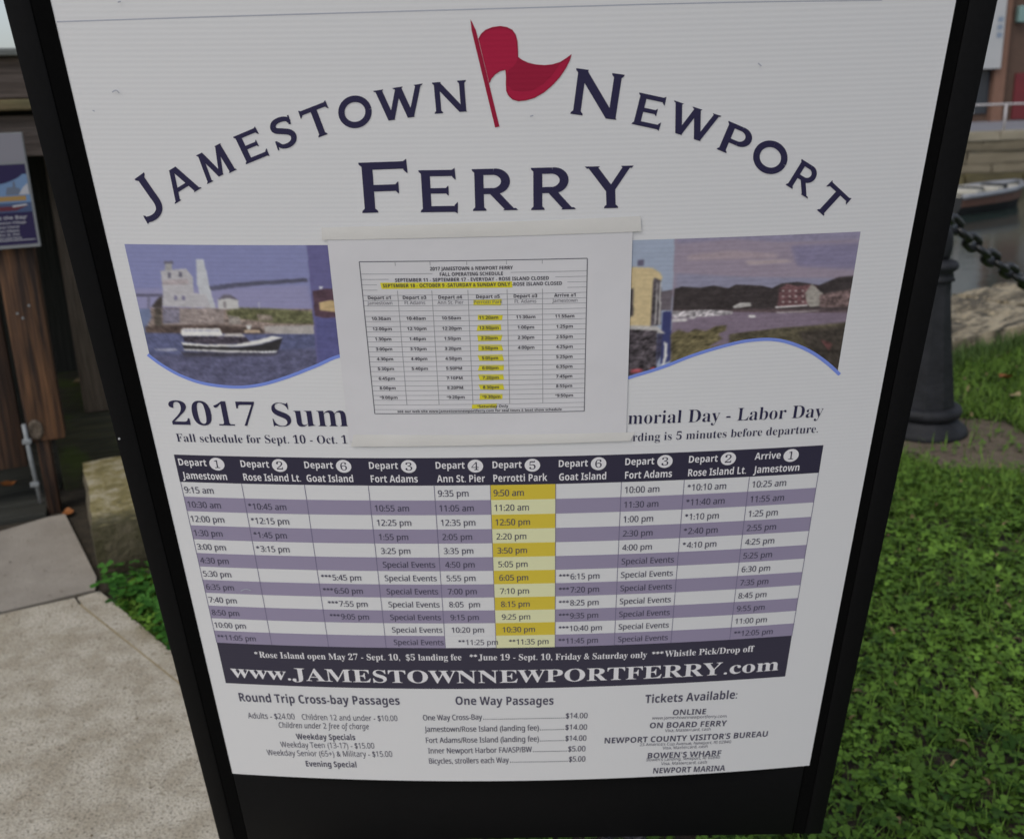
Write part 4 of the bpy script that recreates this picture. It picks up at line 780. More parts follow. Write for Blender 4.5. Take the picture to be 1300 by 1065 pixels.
WZ = -1.97
def plane(name, pts, z, mt, kind='structure'):
    m = MB(); m.add([(x, y, z) for x, y in pts], [list(range(len(pts)))]); return tag(m.build(name, MATS[mt]), kind=kind)
plane('water', [(-300, -20), (300, -20), (300, 400), (-300, 400)], WZ, 'water')
E0 = Vector((2.383, 5.086)); ED = Vector((0.85, 0.527)).normalized(); EN = Vector((-ED.y, ED.x))
def along(s, t): p = E0 + ED * s + EN * t; return (p.x, p.y)
SL, SR = -3.1, 8.2
land = [(-60, -60), (60, -60), (60, along(SR, .4)[1]), along(SR, .4), along(SL, .4), (-0.75, 4.4), (-60, 4.4)]
plane('lawn_ground', land, 0.0, 'soil')
def prism(name, pts, z0, z1, mt, parent=None, bev=0.004):
    bm = bmesh.new(); vs = [bm.verts.new((x, y, z1)) for x, y in pts]; f = bm.faces.new(vs)
    if f.normal.z < 0: f.normal_flip()
    r = bmesh.ops.extrude_face_region(bm, geom=[f])
    for v in r['geom']:
        if isinstance(v, bmesh.types.BMVert): v.co.z = z0
    bmesh.ops.recalc_face_normals(bm, faces=bm.faces[:])
    if bev: bmesh.ops.bevel(bm, geom=[e for e in bm.edges if all(v.co.z == z1 for v in e.verts)], offset=bev, segments=2, affect='EDGES')
    me = bpy.data.meshes.new(name); bm.to_mesh(me); bm.free(); me.materials.append(MATS[mt]); o = bpy.data.objects.new(name, me); COL.objects.link(o)
    if parent is not None: o.parent = parent
    return o
tag(plane('joint_soil', [(-4.5, -3), (0.2, -3), (0.18, 0.58), (-0.66, 1.93), (-1.30, 2.70), (-1.34, 2.78), (-1.66, 3.3), (-4.5, 1.9)], 0.009, 'soil'), kind='structure')
pave = empty('pavement', (0, 0, 0)); tag(pave, kind='structure')
ZS = 0.018
prism('paving_slab', [(-1.525, 2.563), (-1.345, 2.650), (-1.302, 2.594), (-0.885, 2.178), (-0.66, 1.935), (-0.285, 1.565), (0.01, 1.17), (0.20, 0.58), (0.22, -3.0), (-4.5, -3.0), (-4.5, 1.15)], -0.08, ZS, 'slab', pave)
prism('slab_joint', [(-1.32, 2.60), (-1.31, 2.625), (-0.86, 2.20), (-0.64, 1.95), (-0.26, 1.58), (0.02, 1.18), (0.215, 0.59), (0.24, -2.9), (0.20, -2.9), (0.19, 0.58), (0.0, 1.16), (-0.30, 1.55), (-0.68, 1.92), (-0.91, 2.17)], -0.06, ZS - 0.004, 'joint_sand', pave, 0)
prism('slab_border', [(-1.295, 2.599), (-1.338, 2.655), (-1.285, 2.690), (-0.958, 2.341), (-0.60, 1.96), (-0.20, 1.60), (0.10, 1.20), (0.30, 0.60), (0.32, -3.0), (0.226, -3.0), (0.206, 0.582), (0.015, 1.174), (-0.280, 1.570), (-0.655, 1.940), (-0.880, 2.183)], -0.08, ZS - .001, 'slab', pave)
prism('paving_slab', [(-4.5, 1.175), (-1.54, 2.582), (-1.305, 2.706), (-1.335, 2.79), (-1.66, 3.31), (-1.715, 3.286), (-1.84, 3.165), (-4.5, 1.95)], -0.08, 0.015, 'slab_grey', pave)
def ring(c, r, n, seed): 
    o = []
    for i in range(n):
        a = 2 * math.pi * i / n; k = r * (0.8 + 0.35 * noise.noise(Vector((math.cos(a) * 1.5, math.sin(a) * 1.5, seed)))); o.append((c[0] + k * math.cos(a), c[1] + k * math.sin(a)))
    return o
BOL = (1.755, 3.93)
EARTH = ring((1.83, 3.80), 0.42, 24, 3.0); plane('bare_earth', EARTH, 0.004, 'bare_earth')

# ------------------------------------------------------------------ curb stone beside the path
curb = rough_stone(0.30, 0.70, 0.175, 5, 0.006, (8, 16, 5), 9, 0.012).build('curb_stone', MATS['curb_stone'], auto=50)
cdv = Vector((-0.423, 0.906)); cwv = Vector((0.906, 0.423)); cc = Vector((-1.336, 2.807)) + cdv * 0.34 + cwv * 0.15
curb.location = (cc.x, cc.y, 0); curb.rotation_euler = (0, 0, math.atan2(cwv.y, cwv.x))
tag(curb, 'mossy yellowish stone curb block beside the grey paving slab, half hidden by the black frame', 'curb stone')

# ------------------------------------------------------------------ near sea wall with coping stones
swall = empty('sea_wall', (along(0, 0)[0], along(0, 0)[1], 0), math.atan2(ED.y, ED.x)); tag(swall, 'rough granite sea wall coping edging the lawn above the water', 'sea wall')
m = MB(); m.box(SL, SR, 0.06, 0.72, -3.2, -0.26); m.build('wall_face', MATS['quay_stone'], swall)
s = SL; k = 0
while s < SR - .3:
    L = random.uniform(1.25, 1.75); L = min(L, SR - s)
    o = rough_stone(L - 0.012, 0.80 + random.uniform(-.03, .03), 0.33, 20 + k, 0.026, (30, 18, 5), 6.0, 0.02).build('coping_stone', MATS['granite'], swall, auto=60)
    o.location = (s + L / 2, 0.42 + random.uniform(-.015, .015), -0.250 + random.uniform(0, .01)); s += L; k += 1

# ------------------------------------------------------------------ bollards and chain
mat('iron', (0.010, 0.0105, 0.012), 0.6, (0.022, 0.0225, 0.026), scale=9, bump=0.25, bscale=60, spec=0.25)
mat('chain_iron', (0.009, 0.0095, 0.0105), 0.33, (0.022, 0.023, 0.025), scale=40, bump=0.3, bscale=120, spec=0.6)
def bollard(loc, label):
    b = empty('bollard', loc); tag(b, label, 'bollard', 'bollards along the sea wall')
    m = MB(); m.lathe([(.178, 0), (.180, .012), (.172, .030), (.150, .044), (.140, .060), (.132, .072)], 32); m.build('base', MATS['iron'], b, smooth=True)
    m = MB(); m.lathe([(.128, .073), (.142, .082), (.150, .098), (.146, .116), (.130, .127)], 32); m.build('base_ring', MATS['iron'], b, smooth=True)
    m = MB(); m.lathe([(.121, .128), (.112, .20), (.094, .34), (.078, .48), (.066, .60), (.064, .65)], 10); m.build('shaft', MATS['iron'], b)
    m = MB(); m.lathe([(.066, .651), (.076, .656), (.070, .668), (.066, .690), (.082, .704), (.086, .718), (.078, .732), (.050, .742)], 28); m.build('collar', MATS['iron'], b, smooth=True)
    m = MB(); m.lathe([(.045, .743), (.052, .76), (.056, .80), (.052, .845), (.035, .88), (.012, .892)], 28); m.build('cap', MATS['iron'], b, smooth=True)
    m = MB(); m.tube([(0.036 * math.cos(t), 0, .915 + .036 * math.sin(t)) for t in [2 * math.pi * i / 18 for i in range(18)]], .011, 8, True); m.build('eye_ring', MATS['chain_iron'], b, smooth=True)
    b.rotation_euler = (0, 0, math.atan2(ED.y, ED.x)); return b
bollard((BOL[0], BOL[1], 0), 'dark grey iron bollard on bare earth beside the right edge of the sign')
SPAN = 3.4; B2 = Vector(BOL) + ED * SPAN
bollard((B2.x, B2.y, 0), 'second iron bollard, holding the far end of the black chain')
chain = empty('chain', (BOL[0], BOL[1], 0), math.atan2(ED.y, ED.x)); tag(chain, 'heavy black iron chain hanging from the bollard in front of the water', 'chain')
def zc(s): return 0.93 - 0.68 * s + 0.2 * s * s
lm = MB(); Lk, Wk, rk = 0.118, 0.078, 0.0145
pts = []
hl_, hw = Lk / 2 - Wk / 2, Wk / 2 - rk
for i in range(9): a = -math.pi / 2 + math.pi * i / 8; pts.append((hl_ + hw * math.cos(a), hw * math.sin(a), 0))
for i in range(9): a = math.pi / 2 + math.pi * i / 8; pts.append((-hl_ + hw * math.cos(a), hw * math.sin(a), 0))
lm.tube(pts, rk, 8, True); link0 = None; s = 0.02; i = 0
while s < SPAN - .02:
    sl_ = -0.68 + 0.4 * s; th = math.atan(sl_)
    if link0 is None: link0 = lm.build('link', MATS['chain_iron'], chain, smooth=True); o = link0
    else: o = link0.copy(); COL.objects.link(o); o.parent = chain
    o.matrix_local = Matrix.Translation((s, 0, zc(s))) @ Matrix.Rotation(-th, 4, 'Y') @ Matrix.Rotation(rad(35 + 90 * (i % 2) + random.uniform(-12, 12)), 4, 'X')
    s += 0.083 * math.cos(th); i += 1

# ------------------------------------------------------------------ weathered timber fence on the left
def wood(name, c1, c2, c3, sx=(60, 60, 3.0), rough=0.8, moss=None, lo=.36, hi=.62):
    m = mat(name, c1, rough, c2, scale=1.0, stretch=sx, detail=9, lo=lo, hi=hi, spots=([(2.5, c3, .45, .72)]), bump=0.7, bscale=1.6)
    if moss:
        t = m.node_tree; p = t.nodes['Principled BSDF']; tc = nd(t, 'ShaderNodeTexCoord'); n = nd(t, 'ShaderNodeTexNoise'); n.inputs['Scale'].default_value = 7; n.inputs['Detail'].default_value = 7
        r = nd(t, 'ShaderNodeMapRange'); r.inputs[1].default_value = .46; r.inputs[2].default_value = .62; mx = nd(t, 'ShaderNodeMix', data_type='RGBA'); mx.inputs['B'].default_value = tuple(moss) + (1,)
        src = p.inputs['Base Color'].links[0].from_socket; t.links.new(tc.outputs['Object'], n.inputs['Vector']); t.links.new(n.outputs['Fac'], r.inputs[0]); t.links.new(r.outputs[0], mx.inputs['Factor']); t.links.new(src, mx.inputs['A']); t.links.new(mx.outputs['Result'], p.inputs['Base Color'])
    return m
wood('post_wood', (0.010, 0.005, 0.003), (0.17, 0.080, 0.035), (0.035, 0.016, 0.009), sx=(30, 30, 1.3), lo=.42, hi=.60); wood('side_plank', (0.015, 0.008, 0.005), (0.075, 0.036, 0.018), (0.02, 0.012, 0.008), sx=(34, 34, 1.6))
wood('grey_wood', (0.09, 0.065, 0.045), (0.15, 0.115, 0.085), (0.06, 0.05, 0.03))
wood('board_wood', (0.10, 0.075, 0.062), (0.17, 0.132, 0.112), (0.07, 0.055, 0.045), sx=(2.5, 60, 60), moss=None)
wood('cap_wood', (0.13, 0.14, 0.13), (0.20, 0.21, 0.20), (0.10, 0.11, 0.09), sx=(2.5, 60, 60))
wood('ledge_wood', (0.15, 0.105, 0.05), (0.22, 0.16, 0.09), (0.10, 0.09, 0.03), sx=(2.5, 60, 60), moss=(0.105, 0.09, 0.04))
wood('sill_wood', (0.028, 0.026, 0.013), (0.05, 0.048, 0.022), (0.02, 0.02, 0.01), sx=(3, 50, 50), moss=(0.045, 0.062, 0.008))
wood('shade_plank', (0.010, 0.010, 0.007), (0.018, 0.018, 0.012), (0.007, 0.009, 0.005))  # near-black wood; the deep shade inside the fence is put into this colour
wood('deck_wood', (0.026, 0.026, 0.020), (0.048, 0.049, 0.040), (0.018, 0.020, 0.013), sx=(3, 60, 60))
FD = Vector((0.93, 0.37)).normalized(); FP = Vector((-1.737, 3.332))
FM = Matrix.Translation((FP.x, FP.y, 0)) @ Matrix.Rotation(math.atan2(FD.y, FD.x), 4, 'Z')
fence = empty('timber_fence'); fence.matrix_world = FM; tag(fence, 'weathered timber fence of thick brown posts and horizontal boards left of the sign', 'fence')
def part(name, x0, x1, y0, y1, z0, z1, mt, par=fence, b=0.005, tilt=0.0):
    m = MB(); m.box(x0, x1, y0, y1, z0, z1, b=b); o = m.build(name, MATS[mt], par, auto=40)
    if tilt: o.rotation_euler = (0, tilt, 0)
    return o
part('post', -0.018, 0.104, 0.0, 0.116, 0.287, 1.285, 'post_wood', b=.008)
part('post_foot', 0.004, 0.046, 0.012, 0.10, -0.02, 0.2865, 'post_wood', b=.004)
part('post', 0.165, 0.32, 0.30, 0.44, 0.286, 1.284, 'grey_wood', b=.008); part('post', 0.95, 1.10, 0.30, 0.44, 0.286, 1.284, 'grey_wood', b=.008)
part('cap_board', -1.6, 1.5, 0.06, 0.30, 1.619, 1.643, 'cap_wood')
part('rail_board', -1.6, 1.5, 0.12, 0.165, 1.482, 1.617, 'board_wood'); part('ledge_board', -1.6, 1.5, 0.05, 0.24, 1.442, 1.478, 'ledge_wood')
part('rail_board', -1.6, 1.5, 0.12, 0.165, 1.287, 1.426, 'board_wood')
part('sill_beam', 0.05, 1.5, 0.24, 0.50, -0.02, 0.284, 'sill_wood', b=.012); part('sill_beam', 0.05, 1.5, 0.52, 0.85, 0.10, 0.34, 'sill_wood', b=.012)
part('plank', -0.150, -0.045, 0.10, 0.14, 0.17, 1.43, 'side_plank'); part('plank', -0.30, -0.165, 0.11, 0.15, 0.165, 1.43, 'grey_wood'); part('plank', -0.46, -0.32, 0.10, 0.14, 0.17, 1.43, 'side_plank')
for i in range(18):
    x = -1.6 + i * 0.172; part('back_plank', x, x + 0.171, 0.95 + random.uniform(0, .02), 0.99, -0.4, 1.61, 'shade_plank', b=0)
part('back_board', -1.65, 1.55, 0.992, 1.01, -0.4, 1.61, 'shade_plank', b=0)
for i in range(4): part('added_shade_board', -1.6, 1.5, 0.302 + i * .175, 0.302 + i * .175 + .173, 1.60, 1.63, 'cap_wood')  # unseen boards added over the fence to keep light out of its interior
for i in range(6):
    y = 0.0 + i * 0.148 - .02; part('deck_plank', -1.9, 0.0 if i < 2 else 0.04, y, y + 0.140, -0.06, 0.022 + random.uniform(-.004, .004), 'deck_wood')
mat('white_plastic', (0.27, 0.285, 0.29), 0.5, (0.18, 0.19, 0.19), scale=30)
m = MB(); m.tube([(-.022, -.014, .365), (-.019, -.013, .22), (-.012, -.012, .06)], 0.0075, 10); pipe = m.build('conduit', MATS['white_plastic'], fence, smooth=True)
for z in (.30, .135):
    m = MB(); m.box(-.036, -.006, -.024, -.002, z - .008, z + .008, b=.003); m.build('clamp', MATS['white_plastic'], pipe)
m = MB(); m.lathe([(.026, 0), (.024, .004), (.016, .006), (.014, .003), (.004, .006)], 16); o = m.build('knot', MATS['grey_wood'], fence, smooth=True); o.location = (0.012, -.001, .335); o.rotation_euler = (rad(90), 0, 0); o.scale = (1, 1.5, 1)

for x, z in ((.0195, .762), (.034, .744), (.060, .786)):
    m = MB(); m.lathe([(.0045, 0), (.004, .002)], 8); o = m.build('nail', MATS['white_plastic'], fence); o.location = (x, -.0005, z); o.rotation_euler = (rad(90), 0, 0)

# ------------------------------------------------------------------ leaflet panel on the post
def flatc(n, c): return flat(n, tuple(x * .68 for x in c), 0.3, False)
flatc('acrylic', (0.34, 0.35, 0.36)); flatc('leaflet_grey', (0.34, 0.33, 0.37)); flatc('leaflet_navy', (0.045, 0.036, 0.105)); flatc('leaflet_sky', (0.23, 0.36, 0.58)); flatc('leaflet_ship', (0.20, 0.24, 0.32)); flatc('leaflet_gold', (0.50, 0.32, 0.12)); flatc('leaflet_white', (0.62, 0.62, 0.66)); flatc('leaflet_red', (0.18, 0.05, 0.07)); flatc('leaflet_sea', (0.10, 0.14, 0.26))
leaf = empty('leaflet_panel'); leaf.matrix_world = FM @ Matrix.Translation((0.036, -0.032, 0.991)); tag(leaf, 'blue and grey ferry leaflet panel fixed to the brown timber post at far left', 'leaflet panel')
m = MB(); m.box(-.096, .096, -.004, .016, 0, .38, b=.002); lp = m.build('panel', MATS['acrylic'], leaf)
def lq(pts, mt, y, nm='print'): 
    m = MB(); m.add([(x, -y, z) for x, z in pts], [list(range(len(pts)))]); return m.build(nm, MATS[mt], leaf)
def lr(x0, x1, z0, z1, mt, y, nm='print'): return lq([(x0, z0), (x1, z0), (x1, z1), (x0, z1)], mt, y, nm)
lr(-.092, .092, .286, .376, 'leaflet_grey', .0046, 'blank_card'); lr(-.092, .088, .012, .278, 'leaflet_navy', .0046, 'printed_card')
lr(-.092, .088, .150, .245, 'leaflet_sky', .0052)
lq([(-.092, .240)] + [(-.092 + .17 * i / 12, .243 - .028 * math.sin(math.pi * i / 12)) for i in range(1, 12)] + [(.080, .250), (-.092, .262)], 'leaflet_navy', .0056)
lq([(.015, .178), (.06, .178), (.06, .20), (.05, .20), (.048, .222), (.042, .222), (.04, .204), (.022, .204)], 'leaflet_ship', .0056)
lq([(.055, .178), (.088, .178), (.086, .215), (.07, .20)], 'leaflet_white', .0058)
lr(-.092, .075, .158, .174, 'leaflet_gold', .0058); lr(-.092, .088, .120, .152, 'leaflet_sea', .0056)
lq([(-.07, .126), (.04, .126), (.078, .142), (.03, .140), (-.07, .142)], 'leaflet_red', .0060); lq([(.03, .137), (.078, .142), (.07, .147), (.03, .143)], 'leaflet_white', .0062)
lr(-.092, .082, .026, .0285, 'leaflet_white', .0056)
def ltext(s, cx, z, h, wd, y=.0060):
    m = MB(); V, F, W = GLY[(s, 'b')]; m.add([(cx + (x / W - .5) * wd, -y, z + q * h) for x, q in V], F); m.build('lettering', MATS['leaflet_white'], leaf)
ltext("FERRY", -.03, .250, .012, .05)
ltext("Across the Bay!", .0, .098, .0115, .135)
for s, z, wd in (("Jamestown Village", .083, .115), ("Rose Island", .069, .068), ("Fort Adams", .056, .066), ("Ann St. Pier", .0435, .066), ("Perrotti Park", .0315, .074)): ltext(s, .005, z, .0075, wd)

# ------------------------------------------------------------------ far quay, railing, brick building, boat
quay = empty('stone_quay', (0, 35, 0)); tag(quay, 'tan stone quay wall across the water below the white railing', 'quay wall')
m = MB(); m.box(-40, 70, 0.25, 3, -3.2, -0.40); m.build('wall_core', MATS['quay_stone'], quay)
m = MB(); m.box(-40, 9.6, 0.0, 0.6, -3.2, -0.02); m.box(27, 70, 0.0, 0.6, -3.2, -0.02); m.build('plain_wall', MATS['quay_stone'], quay)
protos = [rough_stone(1.0, 0.5, 1.0, 60 + i, 0.030, (8, 2, 5), 2.6, 0.015) for i in range(3)]; pm = []
for z0, z1, mt in ((-.34, -.02, 'quay_cap'), (-.70, -.345, 'quay_stone'), (-1.16, -.705, 'quay_stone'), (-1.46, -1.165, 'quay_stone'), (-1.84, -1.465, 'quay_wet'), (-2.3, -1.845, 'quay_wet')):
    x = 9.7 + random.uniform(0, .4)
    while x < 26.9:
        mt = random.choice(('quay_stone', 'quay_tan')) if mt in ('quay_stone', 'quay_tan') else mt
        L = random.uniform(1.3, 3.0) if mt != 'quay_cap' else random.uniform(1.6, 2.1); L = min(L, 27 - x)
        key = (mt, random.randrange(3)); o = None
        for kk, oo in pm:
            if kk == key: o = oo.copy(); COL.objects.link(o); o.parent = quay
        if o is None: o = protos[key[1]].build('stone', MATS[mt], quay, auto=60); pm.append((key, o))
        o.scale = (L - .01, 1, z1 - z0); o.location = (x + L / 2, .25 + random.uniform(-.05, .05) - (.08 if mt == 'quay_cap' else 0), z0); x += L
plane('wharf_paving', [(-40, 35.5), (70, 35.5), (70, 140), (-40, 140)], -0.03, 'plaza')
mat('rail_paint', (0.50, 0.47, 0.47), 0.5, (0.42, 0.40, 0.40), scale=2)
railing = empty('railing', (0, 35.35, -0.03)); tag(railing, 'white metal railing along the far quay in front of the brick building', 'railing')
x = 11.25
while x < 26:
    m = MB(); m.tube([(x, 0, 0), (x, 0, .88)], .045, 8); m.build('rail_post', MATS['rail_paint'], railing, smooth=True); x += 1.3
for z, r in ((.90, .036),):
    m = MB(); m.tube([(10.5, 0, z), (26.5, 0, z)], r, 8); m.build('rail', MATS['rail_paint'], railing, smooth=True)
# brick building
def brick(name, c1, c2, mortar):
    m = bpy.data.materials.new(name); m.use_nodes = True; t = m.node_tree; p = t.nodes['Principled BSDF']; p.inputs['Roughness'].default_value = .9
    tc = nd(t, 'ShaderNodeTexCoord'); mp = nd(t, 'ShaderNodeMapping'); mp.inputs['Rotation'].default_value = (rad(90), 0, 0); b = nd(t, 'ShaderNodeTexBrick'); b.inputs['Scale'].default_value = 4.4
    b.inputs['Color1'].default_value = c1 + (1,); b.inputs['Color2'].default_value = c2 + (1,); b.inputs['Mortar'].default_value = mortar + (1,); b.inputs['Mortar Size'].default_value = .012
    t.links.new(tc.outputs['Object'], mp.inputs[0]); t.links.new(mp.outputs[0], b.inputs['Vector']); t.links.new(b.outputs['Color'], p.inputs['Base Color']); MATS[name] = m
brick('brick_orange', (0.21, 0.108, 0.072), (0.18, 0.095, 0.062), (0.20, 0.14, 0.11)); brick('brick_brown', (0.105, 0.062, 0.043), (0.085, 0.05, 0.036), (0.11, 0.08, 0.06))
mat('dark_glass', (0.03, 0.04, 0.05), 0.12, (0.05, 0.055, 0.065), scale=.4); mat('red_door', (0.15, 0.014, 0.018), 0.5, (0.13, 0.014, 0.018), scale=2); mat('sign_white', (0.46, 0.46, 0.46), 0.6, (0.42, 0.43, 0.43), scale=1); mat('teal_paint', (0.20, 0.32, 0.30), 0.6, (0.18, 0.29, 0.27), scale=2); mat('roof_slate', (0.07, 0.07, 0.08), .8, (0.1, 0.1, .11), scale=2); mat('sign_blue', (0.22, 0.27, 0.34), .6)
bld = empty('brick_building', (0, 46, -0.03)); tag(bld, 'brick building with orange pilasters, white wall panel and red door beyond the far railing', 'building')
def bp(nm, x0, x1, y0, y1, z0, z1, mt, b=0, par=None): m = MB(); m.box(x0, x1, y0, y1, z0, z1, b=b); return m.build(nm, MATS[mt], par or bld)
bp('wall', -6, 40, .30, 12, 0, 9.0, 'brick_brown'); bp('roof', -6.4, 40.4, -.25, 12.4, 9.02, 9.35, 'roof_slate')
for i, xc in enumerate((0.6, 4.6, 8.6, 12.6, 16.6, 20.6, 22.62, 27.2, 31.2, 35.2)):
    bp('pilaster', xc - .24, xc + .26, -.12, .29, 0, 8.9, 'brick_orange')
for xa in (-3.2, 1.3, 5.3, 9.3, 13.3, 17.3, 24.6, 28.0, 32.0):
    for z0, z1 in ((.5, 2.5), (3.8, 5.6)):
        wn = bp('window', xa, xa + 2.3, .24, .29, z0, z1, 'sign_white'); bp('pane', xa + .1, xa + 1.10, .22, .235, z0 + .1, z1 - .1, 'dark_glass', par=wn); bp('pane', xa + 1.20, xa + 2.2, .22, .235, z0 + .1, z1 - .1, 'dark_glass', par=wn)
sw = bp('shop_window', 20.95, 22.34, .22, .29, .35, 2.25, 'dark_glass'); bp('frame', 21.6, 21.68, .16, .215, .35, 2.25, 'sign_white', par=sw)
pnl = bp('wall_panel', 21.0, 22.52, -.32, -.14, 2.30, 6.2, 'sign_white', b=.02)
for z in (3.62, 3.95, 4.28): bp('mark', 22.18, 22.42, -.335, -.321, z, z + .22, 'sign_blue', par=pnl)
bp('door', 23.50, 24.42, .20, .29, .05, 2.08, 'red_door'); bp('hanging_lamp', 23.22, 23.55, -.1, .28, 4.25, 4.95, 'teal_paint', b=.06)
# boat
mat('boat_brown', (0.13, 0.062, 0.042), 0.5, (0.16, 0.08, 0.055), scale=3); mat('boat_cream', (0.42, 0.40, 0.33), .6, (0.48, 0.46, 0.40), scale=3); mat('boat_grey', (0.20, 0.21, 0.23), .4, (0.26, 0.27, 0.29), scale=3); mat('boat_dark', (0.025, 0.025, 0.025), .6)
boat = empty('skiff', (13.95, 28.75, WZ), 0.62); tag(boat, 'small brown hulled skiff with grey gunwale moored below the stone quay', 'boat')
SEC = [(-2.1, .66, .52), (-1.4, .74, .52), (-.5, .78, .53), (.5, .74, .55), (1.3, .56, .58), (1.8, .28, .61), (2.1, .04, .63)]
vs = []; fs = []
for x, hw, h in SEC: vs += [(x, -hw * .6, -.12), (x, -hw * .93, .24), (x, -hw, h), (x, hw, h), (x, hw * .93, .24), (x, hw * .6, -.12)]
for i in range(len(SEC) - 1):
    for k in range(6):
        if k == 2: continue
        a = i * 6 + k; b_ = i * 6 + (k + 1) % 6; fs.append((a, b_, b_ + 6, a + 6))
fs += [(0, 1, 2, 3, 4, 5)]
m = MB(); m.add(vs, [f for f in fs if len(f) == 4 and set(k % 6 for k in f) & {2, 3}]); m.build('hull', MATS['boat_brown'], boat); m = MB(); m.add(vs, [f for f in fs if not (len(f) == 4 and set(k % 6 for k in f) & {2, 3})]); m.build('hull_bottom', MATS['boat_dark'], boat)
for sgn in (-1, 1):
    m = MB(); m.tube([(x, sgn * hw, h + .01) for x, hw, h in SEC], .075, 8); m.build('gunwale', MATS['boat_grey'], boat, smooth=True)
vs = [(x, s_ * hw * .93, h - .06) for x, hw, h in SEC for s_ in (-1, 1)]; m = MB(); m.add(vs, [(2 * i, 2 * i + 1, 2 * i + 3, 2 * i + 2) for i in range(len(SEC) - 1)]); m.build('deck', MATS['boat_cream'], boat)
for x in (-1.3, -.2): m = MB(); m.box(x, x + .32, -.6, .6, .52, .66, b=.02); m.build('seat', MATS['boat_cream'], boat)
for x in (-.75, .55): m = MB(); m.box(x, x + .30, -.35, .35, .50, .68, b=.03); m.build('box', MATS['boat_dark'], boat)
m = MB(); m.box(-2.35, -2.12, -.16, .16, .1, .95, b=.05); m.build('outboard_motor', MATS['boat_dark'], boat)

# ------------------------------------------------------------------ lawn of clover and grass, fallen leaves
vcol_mat('leaf_green', 0.6); vcol_mat('blade_green', 0.65)
for n_ in ('leaf_green', 'blade_green'): MATS[n_].node_tree.nodes['Principled BSDF'].inputs['Specular IOR Level'].default_value = 0.15
def pinp(P, X, Y): return inside(P, X, Y)
def lowfreq(X, Y, s, k): return value_noise(X + 50, Y + 50, s, k)
def clovers(X, Y, size, name, hmin, hmax, tones, z0=0.0):
    N = len(X); sz = RNG.uniform(*size, N); h = RNG.uniform(hmin, hmax, N); yaw = RNG.uniform(0, 2 * np.pi, N)
    # tilt of the whole leaf
    ta = RNG.uniform(0, 2 * np.pi, N); tl = np.abs(RNG.normal(0, .38, N))
    nx, ny = np.cos(ta) * np.sin(tl), np.sin(ta) * np.sin(tl); nz = np.cos(tl)
    L = np.array([(0, 0, 0), (.30, -.30, .10), (.78, -.38, .13), (.92, 0, .02), (.78, .38, .13), (.30, .30, .10)])
    V = np.zeros((N, 3, 6, 3))
    for k in range(3):
        a = yaw + k * 2 * np.pi / 3 + RNG.normal(0, .12, N); ca, sa = np.cos(a), np.sin(a)
        lx, ly, lz = [L[:, i][None, :] * sz[:, None] for i in range(3)]
        droop = RNG.normal(-.05, .16, N)[:, None]
        x = lx * ca[:, None] - ly * sa[:, None]; y = lx * sa[:, None] + ly * ca[:, None]; z = lz + droop * lx
        z = z - (x * nx[:, None] + y * ny[:, None]) / np.maximum(nz[:, None], .5)
        V[:, k, :, 0] = X[:, None] + x; V[:, k, :, 1] = Y[:, None] + y; V[:, k, :, 2] = z0 + np.maximum(.002, h[:, None] + z)
    base = (np.arange(N * 3) * 6)[:, None, None]; Fq = (base + np.array([[0, 1, 2, 3], [0, 3, 4, 5]])[None]).reshape(-1, 4)
    t = np.clip(RNG.normal(.5, .25, N) * .7 + lowfreq(X, Y, .22, 5) * .5 - .1, 0, 1)[:, None]; c = np.array(tones[0]) * (1 - t) + np.array(tones[1]) * t
    c = c * RNG.uniform(.8, 1.2, (N, 1)); C = np.repeat(c, 18, 0)
    vein = np.tile(np.array([1.12, 1.0, .96, 1.08, .96, 1.0]), N * 3)[:, None]
    return V.reshape(-1, 3), Fq, C * vein
def blades(X, Y, ln, wd, tones, z0=0.0, lean=.8):
    N = len(X); l = RNG.uniform(*ln, N); a = RNG.uniform(0, 2 * np.pi, N); w = RNG.uniform(*wd, N); k = np.abs(RNG.normal(lean, .35, N))
    V = np.zeros((N, 6, 3))
    for i, (t, ww) in enumerate(((0, 1), (.55, .8), (1, .08))):
        d = l * t * np.sin(k * t); z = l * t * np.cos(k * t * .9)
        for j, s_ in enumerate((-1, 1)):
            V[:, i * 2 + j, 0] = X + np.cos(a) * d - np.sin(a) * w * ww * s_; V[:, i * 2 + j, 1] = Y + np.sin(a) * d + np.cos(a) * w * ww * s_; V[:, i * 2 + j, 2] = z0 + np.maximum(.001, z)
    Fq = ((np.arange(N) * 6)[:, None, None] + np.array([[0, 1, 3, 2], [2, 3, 5, 4]])[None]).reshape(-1, 4)
    t = np.clip(RNG.normal(.5, .3, N) * .6 + lowfreq(X, Y, .35, 8) * .5, 0, 1)[:, None]; c = (np.array(tones[0]) * (1 - t) + np.array(tones[1]) * t) * RNG.uniform(.75, 1.25, (N, 1))
    return V.reshape(-1, 3), Fq, np.repeat(c, 6, 0)
BORDER = [(-1.285, 2.690), (-0.958, 2.341), (-0.60, 1.96), (-0.20, 1.60), (0.10, 1.20), (0.30, 0.60), (0.33, -0.5), (5.2, -0.5), (5.2, 9), (-1.2, 9), (-1.15, 3.3)]
CURBP = []
for a, b in ((-.16, -.36), (.16, -.36), (.16, .36), (-.16, .36)): p = cc + cwv * a + cdv * b; CURBP.append((p.x, p.y))
